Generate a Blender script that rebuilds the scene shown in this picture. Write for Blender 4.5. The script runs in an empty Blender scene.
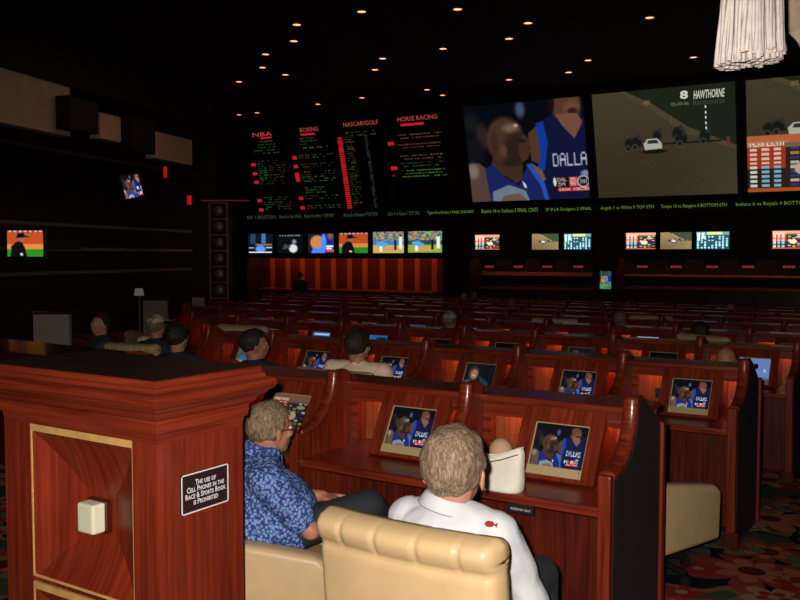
import bpy, bmesh, math, random
import numpy as np
from mathutils import Vector, Matrix, Euler, noise
R = math.radians
rnd = random.Random(7)
COL = bpy.context.scene.collection
SC = bpy.context.scene

# ------------------------------------------------------------------ camera frame (used to read plan positions off the photo)
CAM_H = 1.75; FPX = 875.0; YAW = R(32.95); PITCH = R(2.94)
CF = Vector((-math.sin(YAW), math.cos(YAW), 0)); CR = Vector((math.cos(YAW), math.sin(YAW), 0))
def ray(px, py):
    fc = CF*math.cos(PITCH) - Vector((0, 0, math.sin(PITCH)))
    dn = Vector((0, 0, -math.cos(PITCH))) - CF*math.sin(PITCH)
    return CR*((px-400)/FPX) + dn*((py-300)/FPX) + fc
CO = Vector((0, 0, CAM_H))
def on_plane(px, py, p, n):
    d = ray(px, py); t = (p-CO).dot(n)/d.dot(n); return CO + d*t
def at_z(px, py, h): return on_plane(px, py, Vector((0, 0, h)), Vector((0, 0, 1)))
def at_y(px, py, Y): return on_plane(px, py, Vector((0, Y, 0)), Vector((0, 1, 0)))
def at_d(px, py, z):
    d = ray(px, py); return CO + d*(z/d.dot(CF))
def floor_z(y):
    return 0.0 if y < 3.7 else -0.029*(y-3.7)

# ------------------------------------------------------------------ materials
def s2l(c):
    return tuple(((v/255)/12.92 if v/255 <= .04045 else ((v/255+.055)/1.055)**2.4) for v in c)
MATS = {}
def newmat(name):
    m = bpy.data.materials.new(name); m.use_nodes = True
    nt = m.node_tree; b = nt.nodes['Principled BSDF']; return m, nt, b
def mat(name, rgb, rough=.5, metal=0, coat=0, emit=None, es=0, nz=0, nscale=20, bump=0, spec=.5):
    if name in MATS: return MATS[name]
    m, nt, b = newmat(name)
    b.inputs['Base Color'].default_value = (*rgb, 1); b.inputs['Roughness'].default_value = rough
    b.inputs['Metallic'].default_value = metal; b.inputs['Coat Weight'].default_value = coat
    b.inputs['Specular IOR Level'].default_value = spec
    if emit:
        b.inputs['Emission Color'].default_value = (*emit, 1); b.inputs['Emission Strength'].default_value = es
    tc = nt.nodes.new('ShaderNodeTexCoord'); n = nt.nodes.new('ShaderNodeTexNoise'); n.inputs['Scale'].default_value = nscale
    n.inputs['Detail'].default_value = 4
    nt.links.new(tc.outputs['Object'], n.inputs['Vector'])
    if nz:
        r = nt.nodes.new('ShaderNodeValToRGB'); r.color_ramp.elements[0].position = .3; r.color_ramp.elements[1].position = .7
        r.color_ramp.elements[0].color = (*[c*(1-nz) for c in rgb], 1); r.color_ramp.elements[1].color = (*[min(1, c*(1+nz)) for c in rgb], 1)
        nt.links.new(n.outputs['Fac'], r.inputs['Fac']); nt.links.new(r.outputs['Color'], b.inputs['Base Color'])
    if bump:
        bp = nt.nodes.new('ShaderNodeBump'); bp.inputs['Strength'].default_value = bump; bp.inputs['Distance'].default_value = .01
        nt.links.new(n.outputs['Fac'], bp.inputs['Height']); nt.links.new(bp.outputs['Normal'], b.inputs['Normal'])
    MATS[name] = m; return m
def wood(name, dark, light, axis=0, rough=.33, coat=.2, sc=1.0, coord='Object', sv=None):
    if name in MATS: return MATS[name]
    m, nt, b = newmat(name)
    tc = nt.nodes.new('ShaderNodeTexCoord'); mp = nt.nodes.new('ShaderNodeMapping')
    s = [34*sc, 34*sc, 34*sc]; s[axis] = 1.6*sc; s = sv or s; mp.inputs['Scale'].default_value = s
    n = nt.nodes.new('ShaderNodeTexNoise'); n.inputs['Scale'].default_value = 1.5; n.inputs['Detail'].default_value = 6; n.inputs['Distortion'].default_value = .5
    n2 = nt.nodes.new('ShaderNodeTexNoise'); n2.inputs['Scale'].default_value = 2.2
    r = nt.nodes.new('ShaderNodeValToRGB'); r.color_ramp.elements[0].position = .32; r.color_ramp.elements[1].position = .7
    r.color_ramp.elements[0].color = (*dark, 1); r.color_ramp.elements[1].color = (*light, 1)
    mx = nt.nodes.new('ShaderNodeMix'); mx.data_type = 'RGBA'; mx.blend_type = 'MULTIPLY'; mx.inputs[0].default_value = .35
    L = nt.links.new
    L(tc.outputs[coord], mp.inputs['Vector']); L(mp.outputs[0], n.inputs['Vector']); L(tc.outputs[coord], n2.inputs['Vector'])
    L(n.outputs['Fac'], r.inputs['Fac']); L(r.outputs['Color'], mx.inputs[6]); L(n2.outputs['Fac'], mx.inputs[7]); L(mx.outputs[2], b.inputs['Base Color'])
    b.inputs['Roughness'].default_value = rough; b.inputs['Coat Weight'].default_value = coat; b.inputs['Coat Roughness'].default_value = .12
    b.inputs['Specular IOR Level'].default_value = .4
    MATS[name] = m; return m
def screen_mat(name, strength):
    if name in MATS: return MATS[name]
    m, nt, b = newmat(name)
    a = nt.nodes.new('ShaderNodeAttribute'); a.attribute_name = 'pic'
    b.inputs['Base Color'].default_value = (.004, .004, .005, 1); b.inputs['Roughness'].default_value = .35; b.inputs['Specular IOR Level'].default_value = .15
    nt.links.new(a.outputs['Color'], b.inputs['Emission Color']); b.inputs['Emission Strength'].default_value = strength
    MATS[name] = m; return m
WD = (.12, .013, .005); WL = (.34, .045, .016)
W_x = wood('mahogany_along', WD, WL, 0)
W_z = wood('mahogany_upright', WD, WL, 2)
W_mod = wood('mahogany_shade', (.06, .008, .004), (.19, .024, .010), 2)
W_slope = wood('mahogany_sloping', WD, WL, 2, sv=(34, 2, 1.6))
W_niche = wood('niche_wood_lit', (.26, .06, .02), (.42, .11, .035), 2)  # lighter, more orange copy of the mahogany: lamp glow put into the colour
W_dish = wood('dished_mahogany', (.16, .016, .006), (.33, .04, .014), 2, rough=.35, sv=(34, 2, 1.6))
W_dark = wood('mahogany_dark', (.045, .006, .003), (.11, .014, .006), 2)
W_ped = wood('pedestal_mahogany', (.14, .015, .006), (.30, .038, .014), 2, rough=.35, coat=.25)
W_pedx = wood('pedestal_mahogany_moulding', (.16, .018, .007), (.32, .042, .016), 0, rough=.33, coat=.3, sv=(1.6, 1.6, 40))
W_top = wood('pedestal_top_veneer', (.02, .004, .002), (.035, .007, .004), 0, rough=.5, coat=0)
M_gold = mat('maple_inlay', (.62, .36, .12), .4, nz=.15)
M_ivory = mat('ivory_block', (.75, .72, .55), .3)
M_black = mat('black_lacquer', (.006, .006, .006), .6)
M_blk2 = mat('black_panel', (.012, .010, .009), .75, nz=.2)
M_cream = mat('cream_leather', (.58, .40, .21), .45, nz=.06, nscale=8, bump=.08)
M_bezel = mat('beige_monitor_bezel', (.5, .38, .2), .45)
M_rail = mat('dull_metal_rail', (.2, .19, .18), .4, .6)
M_wire = mat('dark_steel', (.05, .05, .05), .35, .8)

# ------------------------------------------------------------------ object helpers
def link(name, me, m=None, parent=None, loc=None, rot=None):
    o = bpy.data.objects.new(name, me)
    if m is not None and me is not None and not me.materials: me.materials.append(m)
    COL.objects.link(o)
    if parent is not None: o.parent = parent
    if loc is not None: o.location = loc
    if rot is not None: o.rotation_euler = rot
    return o
def tag(o, label, cat, group=None, kind=None):
    o['label'] = label; o['category'] = cat
    if group: o['group'] = group
    if kind: o['kind'] = kind
    return o
def thing(name, label, cat, loc=(0, 0, 0), rot=(0, 0, 0), group=None):
    o = bpy.data.objects.new(name, None); COL.objects.link(o); o.location = loc; o.rotation_euler = rot
    o.empty_display_size = .1
    return tag(o, label, cat, group)
def mesh_from(bm, smooth=False):
    me = bpy.data.meshes.new('m'); bmesh.ops.recalc_face_normals(bm, faces=bm.faces); bm.to_mesh(me); bm.free()
    if smooth:
        for p in me.polygons: p.use_smooth = True
    return me
def add_box(bm, a, b, bev=0, seg=2):
    t = bmesh.new(); bmesh.ops.create_cube(t, size=1)
    for v in t.verts:
        v.co = Vector([(a[i]+b[i])/2 + v.co[i]*(b[i]-a[i]) for i in range(3)])
    if bev: bmesh.ops.bevel(t, geom=list(t.edges), offset=bev, segments=seg, affect='EDGES', profile=.5)
    merge(bm, t)
def merge(bm, t):
    me = bpy.data.meshes.new('t'); t.to_mesh(me); t.free(); bm.from_mesh(me); bpy.data.meshes.remove(me)
def box(a, b, bev=0, seg=2):
    bm = bmesh.new(); add_box(bm, a, b, bev, seg); return mesh_from(bm)
def add_prism(bm, pts, x0, x1, bev=0, seg=2):
    """pts in (y,z), extruded along x"""
    t = bmesh.new(); A = [t.verts.new((x0, p[0], p[1])) for p in pts]; B = [t.verts.new((x1, p[0], p[1])) for p in pts]
    t.faces.new(A); t.faces.new(B[::-1]); n = len(pts)
    for i in range(n): t.faces.new((A[i], B[i], B[(i+1) % n], A[(i+1) % n]))
    bmesh.ops.recalc_face_normals(t, faces=t.faces)
    if bev:
        es = [e for e in t.edges if abs(e.verts[0].co.x-e.verts[1].co.x) < 1e-6]
        bmesh.ops.bevel(t, geom=es, offset=bev, segments=seg, affect='EDGES', profile=.5)
    merge(bm, t)
def add_tube(bm, pts, rad, seg=10, cap=True):
    pts = [Vector(p) for p in pts]; rings = []
    rads = rad if isinstance(rad, (list, tuple)) else [rad]*len(pts)
    up = Vector((0, 0, 1)); prev = None
    for i, p in enumerate(pts):
        d = (pts[min(i+1, len(pts)-1)]-pts[max(i-1, 0)]).normalized()
        if prev is None:
            a = d.cross(up)
            if a.length < 1e-3: a = d.cross(Vector((1, 0, 0)))
            a.normalize()
        else:
            a = (prev - d*prev.dot(d)).normalized()
        prev = a; b = d.cross(a)
        rings.append([bm.verts.new(p+(a*math.cos(2*math.pi*k/seg)+b*math.sin(2*math.pi*k/seg))*rads[i]) for k in range(seg)])
    for i in range(len(rings)-1):
        for k in range(seg):
            bm.faces.new((rings[i][k], rings[i][(k+1) % seg], rings[i+1][(k+1) % seg], rings[i+1][k]))
    if cap: bm.faces.new(rings[0][::-1]); bm.faces.new(rings[-1])
def add_ell(bm, c, r, rot=(0, 0, 0), u=20, v=14):
    M = Matrix.Translation(c) @ Euler(rot).to_matrix().to_4x4() @ Matrix.Diagonal((r[0], r[1], r[2], 1))
    bmesh.ops.create_uvsphere(bm, u_segments=u, v_segments=v, radius=1, matrix=M)
def add_disc(bm, c, r, h, seg=20, rot=(0, 0, 0)):
    M = Matrix.Translation(c) @ Euler(rot).to_matrix().to_4x4()
    bmesh.ops.create_cone(bm, cap_ends=True, segments=seg, radius1=r, radius2=r, depth=h, matrix=M)
WORK = bpy.data.scenes.new('bench')                # an empty bench scene keeps modifier evaluation fast
def evaluated(o):
    for c in list(o.users_collection): c.objects.unlink(o)
    WORK.collection.objects.link(o); vl = WORK.view_layers[0]; vl.update(); dg = vl.depsgraph; dg.update()
    me = bpy.data.meshes.new_from_object(o.evaluated_get(dg)); return me
def apply_mods(me, mods):
    o = bpy.data.objects.new('tmp', me); COL.objects.link(o)
    for typ, kw in mods:
        md = o.modifiers.new(typ, typ)
        for k, v in kw.items(): setattr(md, k, v)
    out = evaluated(o); bpy.data.objects.remove(o); bpy.data.meshes.remove(me)
    return out
def smooth(me):
    for p in me.polygons: p.use_smooth = True
    return me
def text_mesh(s, size, width=None, height=None, bold=0, small_caps=False, align='CENTER', shear=0, thick=.0):
    c = bpy.data.curves.new('t', 'FONT'); c.body = s; c.size = size; c.align_x = align; c.offset = bold*size; c.extrude = thick; c.shear = shear
    c.align_y = 'CENTER'; c.resolution_u = 2; c.space_line = .86
    if small_caps:
        c.small_caps_scale = .78
        for f in c.body_format: f.use_small_caps = True
    o = bpy.data.objects.new('t', c); COL.objects.link(o); me = evaluated(o); bpy.data.objects.remove(o)
    xs = [v.co.x for v in me.vertices]; ys = [v.co.y for v in me.vertices]
    w = max(xs)-min(xs); h = max(ys)-min(ys)
    sx = (width/w) if width else 1; sy = (height/h) if height else (sx if width else 1)
    for v in me.vertices: v.co = Vector((v.co.x*sx, -v.co.z, v.co.y*sy))   # stands in XZ, faces -Y
    me.materials.clear(); return me

# ------------------------------------------------------------------ pictures shown on the screens (painted on a colour grid)
F57 = {'A':'01110100011000111111100011000110001','B':'11110100011000111110100011000111110','C':'01111100001000010000100001000001111',
'D':'11110100011000110001100011000111110','E':'11111100001000011110100001000011111','F':'11111100001000011110100001000010000','G':'01111100001000010011100011000101111',
'H':'10001100011000111111100011000110001','I':'11111001000010000100001000010011111','L':'10000100001000010000100001000011111','N':'10001110011010110011100011000110001',
'O':'01110100011000110001100011000101110','P':'11110100011000111110100001000010000','R':'11110100011000111110101001001010001','S':'01111100001000001110000010000111110',
'T':'11111001000010000100001000010000100','W':'10001100011000110101101011101110001','0':'01110100011001110101110011000101110','1':'00100011000010000100001000010001110',
'2':'01110100010000100110010001000011111','4':'00010001100101010010111110001000010','5':'11111100001111000001000011000101110','6':'01110100001111010001100011000101110',
'8':'01110100011000101110100011000101110','9':'01110100011000101111000010000101110','-':'00000000000000001110000000000000000',' ':'0'*35}
class Canvas:
    def __init__(s, w, h, bg=(0, 0, 0)):
        s.w, s.h = w, h; s.a = np.zeros((h, w, 3)); s.a[:] = bg
        yy, xx = np.mgrid[0:h, 0:w]; s.x = (xx+.5)/w; s.y = (yy+.5)/h
    def ell(s, cx, cy, rx, ry, c, soft=.15, al=1):
        d = np.sqrt(((s.x-cx)/rx)**2+((s.y-cy)/ry)**2); m = np.clip((1+soft/2-d)/soft, 0, 1)*al
        s.a = s.a*(1-m[..., None])+np.array(c)*m[..., None]
    def poly(s, pts, c, al=1):
        ins = np.zeros((s.h, s.w), bool); n = len(pts)
        for i in range(n):
            x0, y0 = pts[i]; x1, y1 = pts[(i+1) % n]
            if y0 == y1: continue
            cond = ((y0 > s.y) != (y1 > s.y)) & (s.x < (x1-x0)*(s.y-y0)/(y1-y0)+x0); ins ^= cond
        m = ins[..., None]*al; s.a = s.a*(1-m)+np.array(c)*m
    def rect(s, x0, y0, x1, y1, c, al=1): s.poly([(x0, y0), (x1, y0), (x1, y1), (x0, y1)], c, al)
    def text(s, t, x0, y0, x1, y1, c):
        n = len(t); cols = n*6-1
        for i, ch in enumerate(t):
            g = F57.get(ch, F57['8'])
            for k, b in enumerate(g):
                if b == '1':
                    r_, q = divmod(k, 5); X = x0+(x1-x0)*(i*6+q)/cols; Y = y0+(y1-y0)*r_/7
                    s.rect(X, Y, X+(x1-x0)/cols*1.05, Y+(y1-y0)/7*1.05, c)
    def noise(s, k, seed=1, px=1):
        g = np.random.RandomState(seed).rand(s.h//px+1, s.w//px+1, 3); g = g.repeat(px, 0).repeat(px, 1)[:s.h, :s.w]
        s.a = np.clip(s.a*(1-k/2+k*g), 0, 255)
    def blur(s, n=1):
        for _ in range(n):
            p = np.pad(s.a, ((1, 1), (1, 1), (0, 0)), 'edge'); s.a = (p[:-2, 1:-1]+p[2:, 1:-1]+p[1:-1, :-2]+p[1:-1, 2:]+2*s.a)/6
        return s
PICN = {}
def pic_mesh(cv, w, h, gain=1.0):
    """flat picture grid w x h metres in XZ facing -Y, centred"""
    H, W = cv.h, cv.w
    xs = (np.arange(W)/(W-1)-.5)*w; zs = (.5-np.arange(H)/(H-1))*h
    co = np.zeros((H, W, 3)); co[..., 0] = xs[None]; co[..., 2] = zs[:, None]
    i = np.arange((H-1)*(W-1)); r = i//(W-1); c = i % (W-1); a = r*W+c
    f = np.stack([a, a+W, a+W+1, a+1], 1)
    me = bpy.data.meshes.new('picture'); me.vertices.add(H*W); me.vertices.foreach_set('co', co.ravel())
    me.loops.add(f.size); me.loops.foreach_set('vertex_index', f.ravel().astype(np.int32))
    me.polygons.add(len(f)); me.polygons.foreach_set('loop_start', (np.arange(len(f))*4).astype(np.int32))
    me.polygons.foreach_set('loop_total', np.full(len(f), 4, np.int32)); me.update()
    s = np.clip(cv.a, 0, 255)/255; lin = np.where(s <= .04045, s/12.92, ((s+.055)/1.055)**2.4)*gain
    col = np.ones((H, W, 4)); col[..., :3] = lin
    at = me.color_attributes.new('pic', 'FLOAT_COLOR', 'POINT'); at.data.foreach_set('color', col.ravel().astype(np.float32))
    return me
def pic_basket(W, H, k=1.0, sh=0.0, z=1.0):
    c = Canvas(W, H, (7*k, 9*k, 14*k))
    X = lambda x: (x-30)/475*z+sh
    Y = lambda y: 1-(1-(y-162)/400)*z
    P = lambda *q: [(X(a), Y(b)) for a, b in q]
    C = lambda r, g, b: (r*k, g*k, b*k)
    E = lambda x, y, rx, ry, col, so=.2, al=1: c.ell(X(x), Y(y), rx/475*z, ry/400*z, col, so, al)
    E(262, 192, 18, 32, C(60, 74, 104), .8); E(60, 230, 34, 40, C(22, 22, 26), .8)
    E(100, 290, 26, 52, C(44, 32, 27), .6); E(60, 360, 40, 70, C(16, 16, 22), .6)
    # player standing behind
    c.poly(P((285, 290), (330, 255), (345, 300), (330, 420), (290, 400)), C(78, 50, 38))
    c.poly(P((325, 250), (385, 222), (495, 225), (520, 300), (520, 570), (330, 570), (335, 420)), C(16, 20, 52))
    c.poly(P((318, 252), (348, 246), (360, 330), (340, 440), (305, 445), (330, 380)), C(16, 52, 145))
    E(435, 185, 58, 62, C(84, 52, 40)); E(460, 205, 30, 30, C(104, 66, 52), .7); E(462, 215, 18, 12, C(50, 26, 24), .6)
    c.poly(P((395, 222), (480, 225), (497, 260), (463, 322), (420, 270)), C(110, 72, 56)); E(383, 180, 12, 40, C(20, 14, 12), .6)
    # bald player in front
    c.poly(P((30, 400), (75, 398), (112, 430), (140, 500), (125, 570), (30, 570)), C(80, 62, 52)); E(48, 430, 22, 30, C(124, 108, 96), .9)
    c.poly(P((140, 370), (255, 400), (250, 470), (225, 490), (170, 450), (120, 420)), C(60, 40, 31))
    E(192, 310, 76, 92, C(66, 46, 36)); E(235, 345, 48, 62, C(42, 28, 22), .5); E(218, 262, 30, 17, C(112, 88, 74), 1.0); E(240, 254, 8, 6, C(190, 165, 150), 1.0); E(148, 318, 14, 44, C(52, 37, 30), 1.0); E(262, 348, 10, 15, C(88, 56, 42), .9); E(280, 355, 5, 8, C(110, 70, 54), .9); E(262, 372, 16, 5, C(34, 20, 18), .8)
    c.poly(P((268, 290), (294, 326), (284, 340), (288, 362), (276, 392), (250, 404), (240, 340)), C(66, 42, 32))
    E(182, 352, 14, 24, C(84, 56, 42), .5); E(262, 318, 14, 8, C(34, 22, 18), .6); E(210, 402, 36, 18, C(40, 26, 22), .7)
    c.poly(P((98, 425), (130, 405), (180, 462), (232, 500), (262, 440), (276, 412), (340, 510), (352, 570), (110, 570)), C(25, 34, 88))
    c.poly(P((268, 414), (286, 410), (335, 490), (348, 570), (334, 570), (318, 500)), C(34, 78, 170))
    c.poly(P((284, 404), (330, 440), (342, 480), (330, 484)), C(110, 76, 60))
    c.poly(P((122, 520), (190, 494), (258, 520), (272, 570), (118, 560)), C(104, 118, 128)); c.poly(P((150, 570), (165, 540), (230, 530), (270, 570)), C(100, 80, 68))
    c.poly(P((246, 478), (258, 492), (264, 512), (252, 506)), C(210, 215, 225))
    if z < 1: c.poly(P((500, 200), (560, 230), (580, 570), (500, 570)), C(14, 18, 46))
    if sh == 0: c.text('DALLAS', X(374), Y(376), X(530), Y(428), C(168, 178, 186))
    else: c.text('DALLAS', X(374), Y(376), X(520), Y(428), C(190, 200, 210))
    # score panel
    c.rect(X(368), Y(470), X(515), Y(530), C(30, 12, 14)); c.text('DAL', X(386), Y(474), X(422), Y(490), C(220, 220, 220)); c.text('SA', X(386), Y(493), X(414), Y(508), C(220, 220, 220))
    c.rect(X(430), Y(472), X(462), Y(510), C(190, 60, 56)); c.text('95', X(434), Y(474), X(456), Y(488), C(235, 225, 225)); c.text('98', X(434), Y(492), X(456), Y(507), C(235, 225, 225))
    E(484, 492, 24, 24, C(200, 200, 205), .15); E(484, 492, 19, 19, C(12, 12, 14), .15); c.text('TNT', X(470), Y(485), X(499), Y(500), C(225, 225, 225))
    c.rect(X(384), Y(514), X(512), Y(528), C(185, 45, 45)); c.text('2004 SERIES', X(390), Y(516), X(506), Y(527), C(235, 200, 200)); E(375, 490, 6, 18, C(220, 220, 225), .5)
    E(495, 460, 18, 12, C(120, 130, 160), .6)
    return c.blur(1)
def pic_track(W, H, k=1.0):
    c = Canvas(W, H, (66*k, 57*k, 41*k)); C = lambda r, g, b: (r*k, g*k, b*k)
    c.ell(.3, .75, .7, .5, C(56, 47, 32), 1.2, .8); c.ell(.05, 1.05, .5, .4, C(48, 42, 28), 1.3, .8)
    c.poly([(.2, 0), (1, 0), (1, .56), (.66, .38), (.42, .16)], C(27, 34, 22)); c.poly([(.18, 0), (.24, 0), (.44, .14), (.68, .37), (1, .56), (1, .6), (.66, .42), (.4, .17)], C(72, 62, 44))
    c.noise(.22, 3)
    c.rect(.25, .50, .9, .515, C(24, 22, 18))
    for x, y, s in ((.26, .49, 1), (.31, .48, 1), (.46, .43, .9), (.61, .42, 1.2), (.63, .47, 1.1), (.79, .46, 1.1)):
        c.ell(x, y, .035*s, .05*s, C(22, 22, 22), .4); c.ell(x-.012, y+.045, .022, .03, C(62, 62, 62), .3); c.ell(x-.012, y+.045, .015, .02, C(26, 24, 20), .3); c.ell(x+.02, y-.05, .014, .028, C(40, 44, 52), .4)
    c.poly([(.36, .50), (.39, .455), (.46, .455), (.49, .50), (.49, .55), (.37, .56)], C(165, 168, 150)); c.poly([(.395, .465), (.455, .465), (.47, .5), (.385, .5)], C(40, 42, 44)); c.ell(.43, .575, .09, .02, C(22, 18, 14), .5)
    c.rect(.935, .48, .955, .57, C(96, 46, 34)); c.rect(.56, .26, .565, .34, C(95, 85, 60)); c.rect(.38, .1, .42, .14, C(120, 100, 70), .6)
    for i in range(5): c.rect(.795, .19+i*.047, .804, .212+i*.047, C(215, 215, 190))
    return c
def pic_odds(W, H, k=1.0, hd=(176, 92, 52)):
    C = lambda r, g, b: (r*k, g*k, b*k)
    c = Canvas(W, H, C(40, 30, 26)); rs = np.random.RandomState(4)
    c.rect(0, 0, 1, .14, C(*hd)); c.rect(0, .1, .45, .2, C(170, 120, 88)); c.rect(.4, .14, 1, .22, C(110, 88, 70))
    c.rect(0, .2, .42, .58, C(150, 48, 28))
    for r_ in range(9):
        y = .22+r_*.08
        for q in range(3):
            x = .03+q*.13; c.rect(x, y, x+.08, y+.045, C(*(210, 180, 160)) if r_ < 4 else C(*((120, 165, 180) if q else (200, 200, 190))))
        for q in range(4):
            x = .47+q*.13; c.rect(x, y, x+.085, y+.05, C(*((20, 20, 24), (150, 132, 44), (56, 50, 96), (176, 170, 150))[rs.randint(4)]))
    c.ell(.62, .6, .11, .12, C(180, 160, 140), .2); c.ell(.8, .35, .12, .05, C(150, 140, 120), .3)
    c.rect(0, .93, 1, 1, C(165, 75, 35)); c.text('PERFECTA', .03, .125, .4, .18, C(235, 225, 210))
    return c
def pic_table(W, H, k=1.0):
    C = lambda r, g, b: (r*k, g*k, b*k)
    c = Canvas(W, H, C(40, 66, 82)); rs = np.random.RandomState(9)
    c.rect(0, 0, 1, .2, C(90, 130, 140)); c.rect(.34, .02, .78, .17, C(190, 200, 90))
    for q in range(9):
        for r_ in range(7):
            if rs.rand() < .75: c.rect(.04+q*.107, .26+r_*.1, .04+q*.107+.05, .26+r_*.1+.08, C(150, 205, 215))
    c.rect(.04, .05, .12, .5, C(180, 220, 225)); c.rect(.17, .05, .25, .4, C(180, 220, 225))
    return c
def pic_pitcher(W, H, k=1.0):
    C = lambda r, g, b: (r*k, g*k, b*k)
    c = Canvas(W, H, C(176, 72, 30)); c.rect(0, .52, 1, .72, C(206, 130, 60)); c.rect(0, .72, 1, 1, C(40, 130, 26)); c.rect(0, 0, 1, .1, C(120, 60, 40))
    for i in range(7): c.rect(.05+.14*i, .02, .13+.14*i, .07, C(230, 190, 180))
    c.poly([(.1, 1), (.12, .6), (.28, .42), (.42, .45), (.5, .7), (.55, 1)], C(12, 12, 16)); c.ell(.4, .3, .1, .14, C(150, 92, 66), .2)
    c.poly([(.26, .26), (.3, .12), (.46, .1), (.5, .2), (.62, .25), (.28, .3)], C(10, 12, 20)); c.rect(.36, .86, .44, .96, C(220, 220, 225)); return c.blur(1)
def pic_field(W, H, k=1.0, v=0):
    C = lambda r, g, b: (r*k, g*k, b*k)
    c = Canvas(W, H, C(80, 92, 84)); c.rect(0, 0, 1, .42, C(120, 122, 104)); c.noise(1.3, 5+v, 2)
    c.rect(0, .42, 1, .62, C(*((60, 120, 190), (40, 66, 60))[v])); c.rect(0, .62, 1, 1, C(*((190, 170, 80), (130, 170, 50))[v])); c.ell(.5, .8, .35, .1, C(200, 150, 90), .4)
    c.rect(.22, .42, .3, .92, C(225, 230, 235)); c.rect(.22, .4, .29, .47, C(40, 60, 110)); c.poly([(.1, .5), (.3, .44), (.5, .6), (.4, .7), (.15, .66)], C(80, 160, 215))
    c.rect(.68, .4, .75, .86, C(18, 20, 30)); c.rect(.84, .2, .94, .8, C(230, 225, 215)); c.rect(.85, .16, .92, .26, C(60, 40, 36)); return c.blur(1)
def pic_dark(W, H, k=1.0):
    C = lambda r, g, b: (r*k, g*k, b*k)
    c = Canvas(W, H, C(10, 12, 16)); c.noise(.8, 8, 2)
    for i in range(8): c.rect(.1+.1*i, .05, .17+.1*i, .1, C(150, 155, 160))
    c.ell(.62, .75, .16, .22, C(210, 215, 220), .3); c.ell(.66, .4, .08, .12, C(130, 130, 135), .3); c.poly([(.3, .5), (.5, .62), (.52, .7), (.2, .8)], C(60, 66, 70)); return c.blur(1)
def pic_studio(W, H, k=1.0):
    C = lambda r, g, b: (r*k, g*k, b*k)
    c = Canvas(W, H, C(14, 22, 36)); c.rect(.1, 0, .3, .5, C(40, 60, 90)); c.rect(.55, 0, .7, .5, C(60, 110, 170)); c.rect(.3, .52, .95, .6, C(130, 110, 90))
    c.ell(.5, .78, .2, .18, C(80, 150, 240), .3); c.rect(.05, .7, .25, .75, C(230, 230, 235)); c.rect(.05, .93, .95, .97, C(225, 225, 230)); c.rect(.72, .68, .95, .74, C(200, 205, 210)); return c
def pic_players(W, H, k=1.0):
    C = lambda r, g, b: (r*k, g*k, b*k)
    c = Canvas(W, H, C(22, 22, 40)); c.rect(.5, 0, 1, 1, C(26, 34, 110)); c.ell(.35, .45, .26, .36, C(176, 110, 60), .2); c.ell(.6, .5, .1, .5, C(60, 120, 220), .3)
    c.poly([(.12, 1), (.2, .7), (.5, .75), (.62, 1)], C(60, 110, 210)); c.ell(.85, .1, .1, .2, C(120, 70, 50), .3); c.rect(.7, .6, .96, .68, C(225, 225, 230)); c.rect(.7, .78, .98, .92, C(200, 60, 60)); c.rect(.7, .72, .9, .8, C(225, 225, 230)); return c.blur(1)
def pic_page(W, H, k=1.0, v=0):
    C = lambda r, g, b: (r*k, g*k, b*k)
    if v == 0:
        c = Canvas(W, H, C(34, 92, 150)); c.rect(.42, .12, .95, .95, C(14, 26, 46)); c.ell(.62, .78, .14, .14, C(190, 150, 70), .3); c.ell(.5, .4, .1, .2, C(30, 60, 90), .4)
    elif v == 1:
        c = Canvas(W, H, C(36, 84, 140)); c.rect(.1, .1, .95, .2, C(150, 190, 220)); c.ell(.65, .62, .25, .28, C(215, 205, 210), .3); c.rect(.05, .3, .35, .9, C(60, 70, 70)); c.ell(.25, .6, .1, .2, C(160, 160, 150), .3)
    elif v == 2:
        c = Canvas(W, H, C(96, 124, 176)); c.rect(0, .85, 1, 1, C(60, 90, 140)); c.rect(.78, .5, .84, .6, C(200, 205, 220))
    elif v == 3:
        c = Canvas(W, H, C(150, 170, 205)); c.poly([(.45, 1), (1, .15), (1, 1)], C(34, 60, 190)); c.text('SPORTS', .08, .3, .5, .62, C(60, 60, 80))
    else:
        c = Canvas(W, H, C(4, 4, 6))
    return c
def pic_woman(W, H, k=1.0):
    C = lambda r, g, b: (r*k, g*k, b*k)
    c = Canvas(W, H, C(12, 20, 24)); c.poly([(0, 1), (.05, .7), (.4, .62), (.6, 1)], C(30, 90, 96)); c.ell(.3, .42, .18, .3, C(60, 44, 36), .3); c.ell(.32, .44, .12, .2, C(150, 108, 90), .3); c.ell(.32, .5, .05, .02, C(210, 200, 200), .4); c.poly([(.5, .5), (.8, .7), (.9, 1), (.6, 1)], C(20, 60, 76)); return c.blur(1)

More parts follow.
